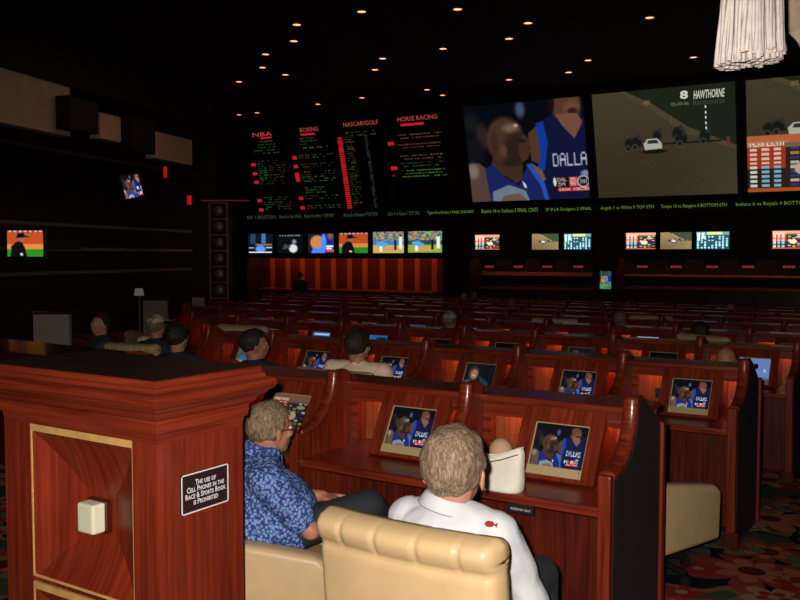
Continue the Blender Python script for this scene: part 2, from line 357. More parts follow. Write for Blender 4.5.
# ------------------------------------------------------------------ SETTING
def carpet():
    m, nt, b = newmat('floral_carpet'); L = nt.links.new; N = nt.nodes.new
    tc = N('ShaderNodeTexCoord'); cur = None
    def math_(op, a, b_=None, c=None):
        n = N('ShaderNodeMath'); n.operation = op
        for i, v in enumerate((a, b_, c)):
            if v is None: continue
            if isinstance(v, (int, float)): n.inputs[i].default_value = v
            else: L(v, n.inputs[i])
        return n.outputs[0]
    def mixc(f, a, c):
        n = N('ShaderNodeMix'); n.data_type = 'RGBA'; L(f, n.inputs[0])
        if isinstance(a, tuple): n.inputs[6].default_value = (*a, 1)
        else: L(a, n.inputs[6])
        if isinstance(c, tuple): n.inputs[7].default_value = (*c, 1)
        else: L(c, n.inputs[7])
        return n.outputs[2]
    base = (.007, .007, .016); cur = base
    nz = N('ShaderNodeTexNoise'); nz.inputs['Scale'].default_value = 5; L(tc.outputs['Object'], nz.inputs['Vector'])
    def layer(cur, scale, off, npet, rad, ramp, sharp, centre=None):
        mp = N('ShaderNodeMapping'); mp.inputs['Location'].default_value = off; L(tc.outputs['Object'], mp.inputs[0])
        fl = N('ShaderNodeVectorMath'); fl.operation = 'MULTIPLY'; fl.inputs[1].default_value = (1, 1, 0); L(mp.outputs[0], fl.inputs[0])
        v = N('ShaderNodeTexVoronoi'); v.voronoi_dimensions = '2D'; v.inputs['Scale'].default_value = scale; v.inputs['Randomness'].default_value = .7; L(fl.outputs[0], v.inputs['Vector'])
        sub = N('ShaderNodeVectorMath'); sub.operation = 'SUBTRACT'; L(fl.outputs[0], sub.inputs[0]); L(v.outputs['Position'], sub.inputs[1])
        se = N('ShaderNodeSeparateXYZ'); L(sub.outputs[0], se.inputs[0])
        ln = N('ShaderNodeVectorMath'); ln.operation = 'LENGTH'; L(sub.outputs[0], ln.inputs[0])
        ang = math_('ARCTAN2', se.outputs[1], se.outputs[0])
        sc = N('ShaderNodeSeparateColor'); L(v.outputs['Color'], sc.inputs[0])
        ph = math_('MULTIPLY', sc.outputs[0], 6.28)
        cs = math_('ABSOLUTE', math_('COSINE', math_('ADD', math_('MULTIPLY', ang, npet/2), ph)))
        cs = math_('POWER', cs, sharp)
        rr = math_('MULTIPLY_ADD', cs, rad*.6, rad*.4)
        rr = math_('MULTIPLY', rr, math_('MULTIPLY_ADD', sc.outputs[1], .6, .7))
        ins = math_('LESS_THAN', ln.outputs['Value'], rr)
        r = N('ShaderNodeValToRGB'); r.color_ramp.interpolation = 'CONSTANT'; el = r.color_ramp.elements
        while len(el) < len(ramp): el.new(.5)
        for i, c in enumerate(ramp): el[i].position = i/len(ramp); el[i].color = (*c, 1)
        L(sc.outputs[2], r.inputs[0])
        shade = mixc(math_('LESS_THAN', ln.outputs['Value'], math_('MULTIPLY', rr, .55)), r.outputs[0], ramp[0])
        cur = mixc(ins, cur, shade)
        if centre: cur = mixc(math_('LESS_THAN', ln.outputs['Value'], rad*.22), cur, centre)
        return cur
    cur = layer(cur, 1.9, (.3, .7, 0), 3, .42, [(0.047, 0.068, 0.038), (0.027, 0.047, 0.054), (0.081, 0.095, 0.047), (0.216, 0.095, 0.061)], 3)
    cur = layer(cur, 1.45, (0, 0, 0), 7, .34, [(0.405, 0.121, 0.068), (0.459, 0.027, 0.020), (0.405, 0.203, 0.108), (0.270, 0.041, 0.027)], .7, (.10, .012, .01))
    cur = layer(cur, 2.6, (1.7, .4, 0), 5, .15, [(.28, .02, .02), (.36, .18, .11), (.12, .14, .07)], .8, (.3, .2, .12))
    L(cur, b.inputs['Base Color']); b.inputs['Roughness'].default_value = .95; b.inputs['Specular IOR Level'].default_value = .1
    n2 = N('ShaderNodeTexNoise'); n2.inputs['Scale'].default_value = 260; L(tc.outputs['Object'], n2.inputs['Vector'])
    bp = N('ShaderNodeBump'); bp.inputs['Strength'].default_value = .4; bp.inputs['Distance'].default_value = .004; L(n2.outputs['Fac'], bp.inputs['Height']); L(bp.outputs[0], b.inputs['Normal'])
    return m
def structure(name, me, m, loc=None, rot=None):
    o = link(name, me, m, None, loc, rot); o['kind'] = 'structure'; return o
CEIL = 6.5
XL, XR, YB, YF = -30.0, 14.0, -3.0, 30.0
def grid_floor():
    bm = bmesh.new(); ys = [YB, 3.7, YF]; prev = None
    for y in ys:
        r_ = [bm.verts.new((XL, y, floor_z(y))), bm.verts.new((XR, y, floor_z(y)))]
        if prev: bm.faces.new((prev[0], prev[1], r_[1], r_[0]))
        prev = r_
    return mesh_from(bm)
structure('floor', grid_floor(), carpet())
structure('ceiling', box((XL, YB, CEIL), (XR, YF, CEIL+.2)), mat('black_ceiling', (.0045, .004, .004), .95, nz=.3, nscale=3))
M_wall = mat('dark_wall', (.016, .012, .010), .8, nz=.2, nscale=2)
# back wall frame
WR = R(3.0); W0 = Vector((-9.75, 24.5, 0)); WE = Vector((math.cos(WR), math.sin(WR), 0)); WN = Vector((math.sin(WR), -math.cos(WR), 0))
TILT = R(15)
def W(s, h, out=0): return W0 + WE*s + WN*out + Vector((0, 0, h))
def wpix(px, py, out=0):
    p = on_plane(px, py, W0+WN*out, WN); q = p-W0; return q.dot(WE), p.z
WROT = (0, 0, WR)
FZ = floor_z(24.5)
structure('wall_back', box((-16, 0, FZ-.3), (24, .3, CEIL)), M_wall, W(0, 0, -1.6), WROT)
structure('wall_right', box((XR-.3, YB, -1), (XR, YF, CEIL)), M_wall)
structure('wall_rear', box((XL, YB-.3, 0), (XR, YB, CEIL)), M_wall)
# bulkhead over the betting windows
sL = wpix(236, 230)[0]; sR = wpix(830, 230)[0]+6
_, hF0 = wpix(600, 259); _, hF1 = wpix(600, 203)
structure('trim_1', box((sL, 0, hF0), (sR, .25, hF1)), M_blk2, W(0, 0, 0), WROT)

# ------------------------------------------------------------------ big boards and screens on the tilted bank
HB = hF1+.02
TN = (WN*math.cos(TILT) - Vector((0, 0, math.sin(TILT))))      # outward normal of tilted plane
TU = (WN*math.sin(TILT) + Vector((0, 0, math.cos(TILT))))      # up along the tilted plane
def tpix(px, py):
    p = on_plane(px, py, W(0, HB), TN); q = p-W(0, HB); return q.dot(WE), q.dot(TU)
TROT = (TILT, 0, WR)
def T(s, u, out=0): return W(0, HB) + WE*s + TU*u + TN*out
s_a = tpix(240, 160)[0]; s_b = tpix(800, 150)[0]+5
structure('trim_2', box((s_a, .03, -.02), (s_b, .3, 3.1)), M_blk2, T(0, 0), TROT)
S_far = screen_mat('projection_picture', 1.0); S_tv = screen_mat('television_picture', 1.15); S_mon = screen_mat('monitor_picture', 1.0); S_led = screen_mat('led_board_picture', 1.0)
def big_screen(name, label, quad, cv, group=None):
    (x0, y0), (x1, y1), (x2, y2), (x3, y3) = quad     # TL TR BR BL pixels
    c = [tpix(*q) for q in quad]
    s0 = (c[0][0]+c[3][0])/2; s1 = (c[1][0]+c[2][0])/2; u1 = (c[0][1]+c[1][1])/2; u0 = (c[2][1]+c[3][1])/2
    w = s1-s0; h = u1-u0
    t = thing(name, label, 'screen', T((s0+s1)/2, (u0+u1)/2, .03), TROT, group)
    bm = bmesh.new(); f = .1
    for a, b in (((-w/2-f, 0, -h/2-f), (-w/2, .05, h/2+f)), ((w/2, 0, -h/2-f), (w/2+f, .05, h/2+f)), ((-w/2, 0, h/2), (w/2, .05, h/2+f)), ((-w/2, 0, -h/2-f), (w/2, .05, -h/2))): add_box(bm, a, b)
    link('frame', mesh_from(bm), M_black, t)
    link('picture', pic_mesh(cv, w, h), S_far, t, (0, .01, 0))
    return t, w, h
big_screen('projection_screen', 'huge tilted screen showing two basketball players in blue jerseys above the betting windows', [(466, 106), (584, 97), (589, 197), (470, 203)], pic_basket(210, 170), 'huge wall screens')
t, w, h = big_screen('projection_screen', 'huge tilted screen showing harness horses and a white car on a dirt track', [(592, 94), (735, 82), (738, 193), (599, 198)], pic_track(230, 180), 'huge wall screens')
M_txt = mat('screen_lettering_white', (.1, .1, .1), .5, emit=s2l((205, 205, 185)), es=1)
M_txt2 = mat('screen_lettering_dim', (.02, .02, .02), .5, emit=s2l((70, 66, 55)), es=1)
link('lettering', text_mesh('HAWTHORNE', .3, w*.21, h*.075, .01, shear=.25), M_txt, t, (w*.325, -.004, h*.41))
link('lettering', text_mesh('Racecourse', .2, w*.21, h*.045), M_txt2, t, (w*.325, -.004, h*.345))
link('lettering', text_mesh('8', .3, w*.055, h*.075, .03), M_txt, t, (w*.16, -.004, h*.42))
link('lettering', text_mesh('05-03-06', .2, w*.12, h*.03), mat('screen_lettering_olive', (.02, .02, .02), .5, emit=s2l((120, 118, 80)), es=1), t, (w*.13, -.004, h*.345))
cv = Canvas(120, 170); tr = pic_track(230, 170); od = pic_odds(120, 86, 1.0)
cv.a[:86] = tr.a[10:96, 30:150]; cv.a[84:170] = od.a
s3 = [(745, 80), (842, 72), (843, 188), (749, 193)]
big_screen('projection_screen', 'huge screen at the right edge with horse race above an orange betting table', s3, cv, 'huge wall screens')

# odds boards
def led_board(label, quad, title, draw, tpx):
    c = [tpix(*q) for q in quad]
    s0 = (c[0][0]+c[3][0])/2; s1 = (c[1][0]+c[2][0])/2; u1 = (c[0][1]+c[1][1])/2; u0 = (c[2][1]+c[3][1])/2
    w = s1-s0; h = u1-u0
    t = thing('odds_board', label, 'led board', T((s0+s1)/2, (u0+u1)/2, .03), TROT, 'led odds boards')
    link('frame', box((-w/2, .012, -h/2), (w/2, .06, h/2)), M_black, t)
    cv = Canvas(150, 260, (0, 0, 0)); draw(cv); link('led_display', pic_mesh(cv, w, h), S_led, t)
    tc = tpix(*tpx[:2]); tw = tpx[2]
    link('title_lettering', text_mesh(title, .3, tw, .14, .004), mat('led_red_lettering', (.02, .002, .002), .5, emit=s2l((170, 66, 52)), es=1), t, (tc[0]-(s0+s1)/2, -.01, tc[1]-(u0+u1)/2))
RED = (205, 32, 48); GR = (62, 84, 52); GG = (30, 110, 52); DM = (64, 58, 46); OR = (120, 66, 44)
def dashes(c, x0, x1, y, col, seed, th=.011, dens=.7):
    r_ = random.Random(seed); x = x0
    while x < x1:
        L_ = r_.uniform(.015, .05)
        if r_.random() < dens: c.rect(x, y, min(x+L_, x1), y+th, tuple(v*r_.uniform(.5, 1.15) for v in col))
        x += L_+.012
def d1(c):
    c.rect(.42, .21, .72, .228, RED)
    for i in range(5): dashes(c, .34-.04*i, .74+.03*i, .25+i*.03, GR, i)
    k = 0
    for y, n in ((.46, 4), (.555, 4), (.645, 3), (.84, 4), (.94, 2)):
        c.rect(.07, y+.01, .19, y+.04, (190, 24, 54))
        for j in range(n): dashes(c, .24, .46, y-.01+j*.025, GG, 40+k+j); dashes(c, .5, .95, y-.01+j*.025, DM, 70+k+j, dens=.5)
        k += 9
def d2(c):
    c.rect(.34, .208, .66, .228, RED)
    for i in range(3): dashes(c, .3, .7, .25+i*.028, GR, 11+i)
    dashes(c, .2, .9, .345, (90, 100, 60), 5)
    k = 0
    for y, n in ((.42, 2), (.51, 2), (.59, 5), (.84, 2), (.94, 2)):
        c.rect(.07, y+.005, .17, y+.02*n, (180, 26, 40))
        for j in range(n): dashes(c, .22, .46, y+j*.024, (100, 36, 34) if j % 2 else GG, 140+k+j); dashes(c, .48, 1, y+j*.024, GR, 170+k+j, dens=.4)
        k += 9
    for i in range(3): dashes(c, .25, .7, .75+i*.025, GR, 80+i)
def d3(c):
    for i in range(2): dashes(c, .25, .95, .225+i*.03, GR, 20+i)
    for i in range(32):
        y = .27+i*.0225; c.rect(.03, y, .14, y+.016, (185, 28, 32)); dashes(c, .2, .34+.1*random.Random(i).random(), y, (DM, GG, OR)[i % 3], 200+i, dens=.7, th=.008); dashes(c, .68, .75, y, (70, 80, 60), 240+i, dens=.9, th=.008)
def d4(c):
    c.rect(.28, .19, .7, .212, RED); k = 0
    for y, n, col in ((.29, 2, (104, 54, 44)), (.38, 2, (104, 58, 44)), (.49, 2, (96, 60, 44)), (.56, 2, GR), (.63, 3, (74, 106, 52))):
        for j in range(n): dashes(c, .2+.05*(j % 2), 1-.06*(j % 2), y+j*.03, col, 300+k+j, dens=.85)
        k += 9
    c.rect(.0, .35, .12, .385, (185, 24, 40)); c.rect(.0, .59, .12, .625, (185, 24, 40)); c.rect(0, .67, .07, .683, (110, 20, 26))
RED = (190, 28, 42); GR = (50, 68, 42); GG = (24, 84, 42); DM = (52, 47, 38)
led_board('leftmost odds board with dim green rows under the NBA heading', [(246, 118), (284, 114), (291, 212), (253, 213)], 'NBA', d1, (262.5, 134.5, .85))
led_board('odds board headed BOXING with scattered green and red rows', [(288, 114), (331, 110), (338, 210), (294, 211)], 'BOXING', d2, (309.5, 129.5, .75))
led_board('odds board headed NASCAR/GOLF with a tall unbroken red column', [(336, 110), (378, 106), (386, 208.5), (344, 210)], 'NASCAR/GOLF', d3, (361, 123.5, 1.33))
led_board('rightmost odds board headed HORSE RACING with orange rows', [(386, 105), (441, 100), (448, 206), (394, 208)], 'HORSE RACING', d4, (417.5, 118, 1.42))
# ticker
tk = thing('led_ticker', 'long green led ticker strip of sports scores below the big screens', 'led ticker', W(0, wpix(500, 211)[1]+.0, .03), WROT)
s0 = wpix(247, 219)[0]; s1 = wpix(830, 205)[0]
link('housing', box((s0, .005, -.16), (s1, .04, .16)), M_black, tk)
M_green = mat('led_green_lettering', (.01, .02, .01), .5, emit=s2l((92, 128, 42)), es=1)
M_green2 = mat('led_dim_green_lettering', (.01, .02, .01), .5, emit=s2l((60, 78, 50)), es=1)
words = [(248, 276, 'NY 1 BOSTON', 1), (280, 302, 'Detroit 5 vs Twins 3 FINAL', 1), (305, 334, 'Braves 3 vs Mets 1 TOP 8TH', 1), (344, 378, 'Astros 5 vs Brewers 9 TOP 9TH', 1), (388, 420, 'Cubs 3 vs Giants 1 TOP 3RD', 1), (428, 474, 'Tigers 8 vs Orioles 3 FINAL CHICAGO', 0), (482, 538, 'Boston 14 vs Yankees 3 FINAL CINTI', 0),
         (546, 592, 'SF 8 LA Dodgers 3 FINAL', 0), (601, 654, 'Angels 1 vs White 9 TOP 5TH', 0), (661, 727, 'Tampa 13 vs Rangers 4 BOTTOM 6TH', 0), (736, 820, 'Indians 6 vs Royals 4 BOTTOM 8TH', 0)]
for a, b, s, dim in words:
    sa, sb = wpix(a, 214)[0], wpix(b, 212)[0]
    link('ticker_lettering', text_mesh(s, .2, sb-sa, .12, 0), M_green2 if dim else M_green, tk, ((sa+sb)/2, -.004, 0))

# televisions
M_tvframe = mat('tv_frame_black', (.008, .008, .009), .4)
def tv(label, x0, y0, x1, y1, cv, group, out=.06, name='television', fr=.05):
    sa, ha = wpix(x0, y0, out); sb, hb = wpix(x1, y1, out); w = sb-sa; h = ha-hb
    t = thing(name, label, 'television', W((sa+sb)/2, (ha+hb)/2, out), WROT, group)
    bm = bmesh.new(); add_box(bm, (-w/2-fr, .012, -h/2-fr), (w/2+fr, out-.005, h/2+fr), .01)
    for a, b in (((-w/2-fr, -.01, -h/2-fr), (-w/2, .013, h/2+fr)), ((w/2, -.01, -h/2-fr), (w/2+fr, .013, h/2+fr)), ((-w/2, -.01, h/2), (w/2, .013, h/2+fr)), ((-w/2, -.01, -h/2-fr), (w/2, .013, -h/2))): add_box(bm, a, b)
    link('frame', mesh_from(bm), M_tvframe, t); link('picture', pic_mesh(cv, w, h), S_tv, t, (0, .006, 0)); return t
G1 = 'televisions above the counter below the odds boards'; G2 = 'televisions above the betting windows on the right'
tv('television showing a blue-lit studio, leftmost in the row below the odds boards', 248, 234, 273, 253, pic_studio(50, 38), G1)
tv('television showing a white figure on a dark field below the odds boards', 277, 234.5, 303, 253, pic_dark(50, 38), G1)
tv('television showing two blue-shirted players below the odds boards', 308, 234, 334, 253, pic_players(50, 38, 1.15), G1)
tv('television showing a black-capped pitcher on orange and green below the odds boards', 339, 233, 368, 253, pic_pitcher(56, 38), G1)
tv('television showing blue baseball players and a stand, fifth below the odds boards', 373, 232, 404, 253, pic_field(60, 40), G1)
tv('television showing batter on yellow-green field, last of six below the odds boards', 408, 231.5, 442, 252.5, pic_field(60, 40, 1, 1), G1)
def bright_odds(): return pic_odds(60, 34, 1.45, (230, 120, 90))
def bright_track(): return pic_track(60, 36, 2.4)
def bright_table(): return pic_table(60, 36, 1.25)
tv('television with orange odds table alone, leftmost right of the odds boards', 475, 235, 499.5, 249.5, bright_odds(), G2)
tv('television showing a pale race track below the huge basketball screen', 532, 234, 558.5, 249.5, bright_track(), G2)
tv('television with blue results table below the huge basketball screen', 564, 234, 591, 249.5, bright_table(), G2)
tv('television with orange odds table below the huge horse race screen', 626, 233, 655.5, 249, bright_odds(), G2)
tv('television showing a pale race track below the huge horse race screen', 660.5, 232.5, 691.5, 249, bright_track(), G2)
tv('television with blue results table below the huge horse race screen', 696.5, 232, 729, 249, bright_table(), G2)
tv('television with orange odds table at the right edge of the photo', 772.5, 231, 806, 248.5, bright_odds(), G2)
cv = pic_players(30, 50); cv.rect(0, 0, 1, .3, (40, 70, 60)); cv.rect(0, .6, 1, 1, (70, 120, 90)); cv.noise(.8, 3, 3)
tv('small upright video display on the dark pillar between betting windows', 600, 271, 611, 289, cv, None, out=.12, name='video_display')

# counter zone left: orange panelled wainscot in a recess
rec = -1.15
sA, _ = wpix(250, 272, rec); sB, _ = wpix(443, 272, rec); hT = wpix(345, 261, rec)[1]; hB_ = wpix(345, 287, rec)[1]
M_pan = mat('wainscot_panel', (.12, .026, .014), .5, nz=.25, nscale=6); M_pil = mat('wainscot_pilaster', (.55, .17, .07), .5)
wp = thing('wall_panelling', 'orange-lit wall panelling with pale pilasters behind the counter under six televisions', 'wall panelling', W(0, 0, rec-.2), WROT)
link('panel', box((sA, 0, hB_-.3), (sB, .05, hT+.7)), M_pan, wp)
xs_p = [272, 287.5, 302, 317, 333, 349, 364.5, 382, 400, 417, 434]
for x in xs_p:
    s_, _ = wpix(x, 272, rec-.15); link('pilaster', box((s_-.1, -.03, hB_-.2), (s_+.1, 0, hT+.7)), M_pil, wp)
sl = tag(link('strip_light', box((sA+.3, -.03, 0), (sB-.2, .03, .03)), mat('orange_strip', (1, .3, .1), .5, emit=(1, .2, .05), es=9), None, W(0, hF0+.12, -.55), WROT), 'warm orange strip light over the panelling behind the left counter', 'light')
def counter(label, px0, px1, ypx, out, col, dep=.7):
    a, h = wpix(px0, ypx, out); b, _ = wpix(px1, ypx, out); fz = floor_z(24)-.1
    t = thing('betting_counter', label, 'counter', W((a+b)/2, 0, out), WROT, 'betting counters')
    w = b-a
    link('counter_top', box((-w/2, -.05, h-.06), (w/2, dep, h), .01), col, t); link('counter_front', box((-w/2, 0, fz), (w/2, .1, h-.06)), W_dark, t)
    n = max(2, int(w/1.3))
    return t, w, h
ct, cw, chh = counter('long betting counter with reddish top below the lit wall panelling', 258, 434, 288, -.45, mat('counter_top_red', (.4, .09, .04), .35))
ct2, cw2, chh2 = counter('dark betting counter between the two pillars under the basketball screen', 477, 589, 287, -.45, mat('counter_top_dark', (.16, .07, .04), .4))
ct3, cw3, chh3 = counter('dark betting counter running right from the upright video display', 624, 860, 287, -.45, mat('counter_top_dark', (.16, .07, .04), .4))
# shelf bands on the right
def band(label, x0, x1, y0, y1, c, es_l):
    a, h1 = wpix(x0, y0, -1.3); b, h0 = wpix(x1, y1, -1.3)
    o = tag(link('wall_shelf', box((a, 0, h0), (b, .2, h1), .01), mat('shelf_wood', (.34, .13, .06), .5, nz=.1), None, W(0, 0, -1.3), WROT), label, 'shelf')
    if es_l:
        o2 = tag(link('strip_light', box((a+.2, -.02, 0), (b-.2, .02, .02)), mat('warm_strip', (1, .5, .2), .5, emit=(1, .24, .08), es=es_l), None, W(0, hF0+.12, -.6), WROT), 'dim warm strip light above ' + ('the wall shelf left of the pillar' if x0 < 500 else 'the wall shelf right of the pillar'), 'light')
band('warm-lit wooden wall shelf behind the betting counter below the basketball screen', 478, 592, 271.5, 276.5, None, 9)
band('dim wooden wall shelf behind the betting counter right of the pillar', 615, 860, 274, 279, None, 2.5)
M_ledr = mat('small_red_led', (.05, .005, .003), .5, emit=s2l((120, 44, 30)), es=1)
for i, (x, s) in enumerate([(489, 'OPEN'), (518, 'WINDOW'), (547, 'WINDOW'), (578, 'WINDOW'), (610, 'WINDOW'), (642, 'WINDOW'), (676, 'WINDOW'), (712, 'OPEN'), (748, 'WINDOW'), (789, 'WINDOW')]):
    s_, h_ = wpix(x, 265.5, -.02)
    t = thing('window_sign', 'small red led sign over the betting windows, %s from the left' % ('first second third fourth fifth sixth seventh eighth ninth tenth'.split()[i]), 'led sign', W(s_, h_, -.05), WROT, 'red led window signs')
    link('sign_box', box((-.24, 0, -.06), (.24, .08, .2)), M_black, t)
    link('lettering', text_mesh('----' if i % 3 else '---', .2, .3, .06, .02), M_ledr, t, (0, -.005, 0))
# pillars
def pillar(n, x0, x1, out, m=M_blk2):
    a = wpix(x0, 265, out)[0]; b = wpix(x1, 265, out)[0]
    structure('pillar_%d' % n, box((a, 0, FZ-.2), (b, .8, hF0+.02)), m, W(0, 0, out), WROT)
pillar(1, 236, 247, .02); pillar(2, 443, 470, .02); pillar(3, 594, 616, .1)

# ------------------------------------------------------------------ recessed downlights
LP = [(361.6, 12), (457.6, 9.6), (649.6, 18), (296.8, 25), (293.8, 41.4), (528, 23.4), (509, 39), (265.6, 54.6), (382.6, 58.8), (443, 49), (375, 70), (262.6, 67.8), (285.4, 75), (588, 60.6), (568.6, 72.6), (509, 80), (693.4, 57.6), (239, 82), (427, 90), (442.6, 95.4), (362, 98), (317.8, 104.4), (257, 113), (239, 115)]
M_lamp = mat('downlight_glow', (1, .6, .4), .5, emit=(1.0, .42, .2), es=2.2); M_trim = mat('downlight_trim', (.25, .14, .08), .4, .5)
def ring(r0, r1, h):
    bm = bmesh.new(); n = 20; V = []
    for k in range(n):
        a = 2*math.pi*k/n; c, s = math.cos(a), math.sin(a)
        V.append([bm.verts.new((r*c, r*s, z)) for r, z in ((r0, 0), (r1, 0), (r1, h), (r0, h))])
    for k in range(n):
        A, B = V[k], V[(k+1) % n]
        for j in range(4): bm.faces.new((A[j], B[j], B[(j+1) % 4], A[(j+1) % 4]))
    return mesh_from(bm)
me_ring = ring(.085, .13, .03); me_ring.materials.append(M_trim)
bmd = bmesh.new(); add_disc(bmd, (0, 0, 0), .085, .01); me_disc = mesh_from(bmd); me_disc.materials.append(M_lamp)
spots = bpy.data.lights.new('downlight_beam', 'SPOT'); spots.energy = 5; spots.color = (1, .45, .2); spots.spot_size = R(80); spots.spot_blend = .6; spots.shadow_soft_size = .08
NTH = 'first second third fourth fifth sixth seventh eighth ninth tenth eleventh twelfth thirteenth fourteenth fifteenth sixteenth seventeenth eighteenth nineteenth twentieth twenty-first twenty-second twenty-third twenty-fourth twenty-fifth'.split()
order = sorted(range(len(LP)), key=lambda i: LP[i][0])
for rank, i in enumerate(order):
    x, y = LP[i]; p = at_z(x, y, CEIL-.03)
    if (p-W0).dot(WN) < .35: p -= WN*((p-W0).dot(WN)-.35)*-1 if False else WN*0
    near = 'high' if y < 45 else ('middle' if y < 85 else 'low near the boards')
    t = thing('ceiling_light', 'small amber recessed downlight, %s from the left in the dark ceiling' % NTH[rank], 'ceiling light', p, (0, 0, 0), 'recessed ceiling downlights')
    link('trim_ring', me_ring, None, t); link('bulb', me_disc, None, t, (0, 0, .015))
    lo = bpy.data.objects.new('beam', spots); COL.objects.link(lo); lo.parent = t; lo.location = (0, 0, -.05)

# ------------------------------------------------------------------ DESK ROWS
BAY = .80; XEND = -1.19
Y_ROWS = [3.33, 5.59, 7.68, 9.8, 11.95, 14.1, 16.2, 18.3, 20.4]
N_BAYS = [4, 6, 9, 12, 14, 15, 17, 19, 20]
curve_pts = [(.05+.27*math.sin(t), .862+.268*(1-math.cos(t))) for t in [R(a) for a in range(0, 91, 9)]]
prof = [(0.02, 0), (.02, .86), (.05, .862)] + curve_pts[1:] + [(.345, 1.142), (.42, 1.142), (.68, .985), (.68, 0)]
bm = bmesh.new(); add_prism(bm, prof, -.022, .022, .004, 1); ME_div = mesh_from(bm)
bm = bmesh.new(); sec = []
cp = [(.03, .862)]+curve_pts+[(.325, 1.14)]
n = len(cp)
for i, (y, z) in enumerate(cp):                                    # half-round nosing swept along the scoop
    a = cp[max(0, i-1)]; b = cp[min(n-1, i+1)]; d = Vector((0, b[0]-a[0], b[1]-a[1])).normalized(); nn = Vector((0, -d.z, d.y))
    sec.append([bm.verts.new(Vector((.034*math.cos(t), y, z))+nn*(.024*math.sin(t))) for t in [R(-40+260*k/9) for k in range(10)]])
for i in range(n-1):
    for k in range(9): bm.faces.new((sec[i][k], sec[i][k+1], sec[i+1][k+1], sec[i+1][k]))
    bm.faces.new((sec[i][9], sec[i][0], sec[i+1][0], sec[i+1][9]))
bm.faces.new(sec[0]); bm.faces.new(sec[-1][::-1]); ME_nose = mesh_from(bm, True)
bm = bmesh.new(); add_box(bm, (-.028, -.005, 0), (.028, .06, .872), .008); ME_post = mesh_from(bm)
bm = bmesh.new()
hp = [(.285, .742), (.30, .742), (.50, .742), (.50, 1.045), (.452, 1.045)]
xa, xb = .25, .648
# housing: slanted board with an opening for the monitor, on two cheeks
sl0, sl1 = Vector((0, .285, .742)), Vector((0, .45, 1.045)); sd = (sl1-sl0); SLEN = sd.length; sdn = sd.normalized(); sn = Vector((0, -sdn.z, sdn.y))
SA = math.atan2(sd.y, sd.z)
mx0, mx1 = .322, .584; mv0, mv1 = .02, .268
def slab(x0, x1, v0, v1, th=.03, off=0):
    P = [sl0+sdn*v0+sn*off, sl0+sdn*v1+sn*off]; Q = [p-sn*th for p in P]
    add_prism(bm, [(P[0].y, P[0].z), (P[1].y, P[1].z), (Q[1].y, Q[1].z), (Q[0].y, Q[0].z)], x0, x1)
slab(xa, mx0, 0, SLEN); slab(mx1, xb, 0, SLEN); slab(mx0, mx1, 0, mv0); slab(mx0, mx1, mv1, SLEN)
for x in (xa, xb-.02): add_prism(bm, [(.31, .735), (.62, .735), (.62, 1.04), (.465, 1.04)], x, x+.02)
ME_house = mesh_from(bm)
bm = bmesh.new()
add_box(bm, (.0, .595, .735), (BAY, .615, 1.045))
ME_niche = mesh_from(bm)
bm = bmesh.new(); add_prism(bm, [(.455, .735), (.475, .735), (.475, 1.045), (.455, 1.045)], 0, .065); add_box(bm, (.065, .455, .975), (xa, .475, 1.045)); ME_val = mesh_from(bm); ME_val.materials.append(W_x); ME_val2 = box((xb, .455, .975), (BAY, .475, 1.045)); ME_val2.materials.append(W_x)
ME_lamp = box((.12, .50, .998), (.22, .53, 1.012), .003); ME_lamp2 = box((.65, .50, .998), (.73, .53, 1.012), .003)
M_glow = mat('niche_lamp_glow', (1, .4, .1), .5, emit=(1, .27, .05), es=22)
ME_vent = box((.150, .583, .80), (.205, .594, .87), .002)
for m_, mt in ((ME_div, W_z), (ME_nose, W_x), (ME_post, W_z), (ME_house, W_slope), (ME_niche, W_niche), (ME_lamp, M_glow), (ME_lamp2, M_glow), (ME_vent, M_black)): m_.materials.append(mt)
mw, mh = mx1-mx0, mv1-mv0
scr_h = mh-.045
def mon_frame():
    bm = bmesh.new(); add_box(bm, (-mw/2, .004, -mh/2), (mw/2, .02, mh/2))
    add_box(bm, (-mw/2, -.004, -mh/2), (-mw/2+.006, .006, mh/2)); add_box(bm, (mw/2-.004, -.003, -mh/2), (mw/2, .006, mh/2)); add_box(bm, (-mw/2, -.004, mh/2-.004), (mw/2, .006, mh/2))
    return mesh_from(bm)
ME_mf = mon_frame(); ME_mf.materials.append(M_bezel)
bm = bmesh.new(); add_box(bm, (-mw/2, -.012, -mh/2), (mw/2-.012, .006, -mh/2+.043), .003)
add_box(bm, (mw/2-.012, -.006, -mh/2+.018), (mw/2+.02, .004, -mh/2+.03), .003); ME_mb = mesh_from(bm); ME_mb.materials.append(M_bezel)
PICS = {}
def pics(k, f):
    me = pic_mesh(f, mw-.01, scr_h-.004); me.materials.append(S_mon); PICS[k] = me
pics('basket', pic_basket(150, 124, 1.2, .02, .88)); pics('odds', pic_odds(80, 66, .85, (130, 88, 66))); pics('woman', pic_woman(60, 48)); pics('blue', pic_page(40, 34, 1.0, 0)); pics('news', pic_page(40, 34, 1.0, 1))
pics('plain', pic_page(20, 16, 1.0, 2)); pics('banner', pic_page(60, 40, 1.0, 3)); pics('off', pic_page(8, 8, 1, 4)); pics('crowd', pic_field(50, 40, .6, 0))
DESC = {'basket': 'showing basketball players', 'odds': 'showing a tan and black odds table', 'woman': 'showing a face against dark teal', 'blue': 'showing a bright blue and navy page', 'news': 'showing blue and pale blotches', 'plain': 'showing a plain pale blue page', 'banner': 'showing a white and blue banner', 'off': 'with a black screen', 'crowd': 'showing a grainy grey crowd'}
ORD = 'first second third fourth fifth sixth seventh eighth ninth tenth eleventh twelfth thirteenth fourteenth fifteenth'.split()
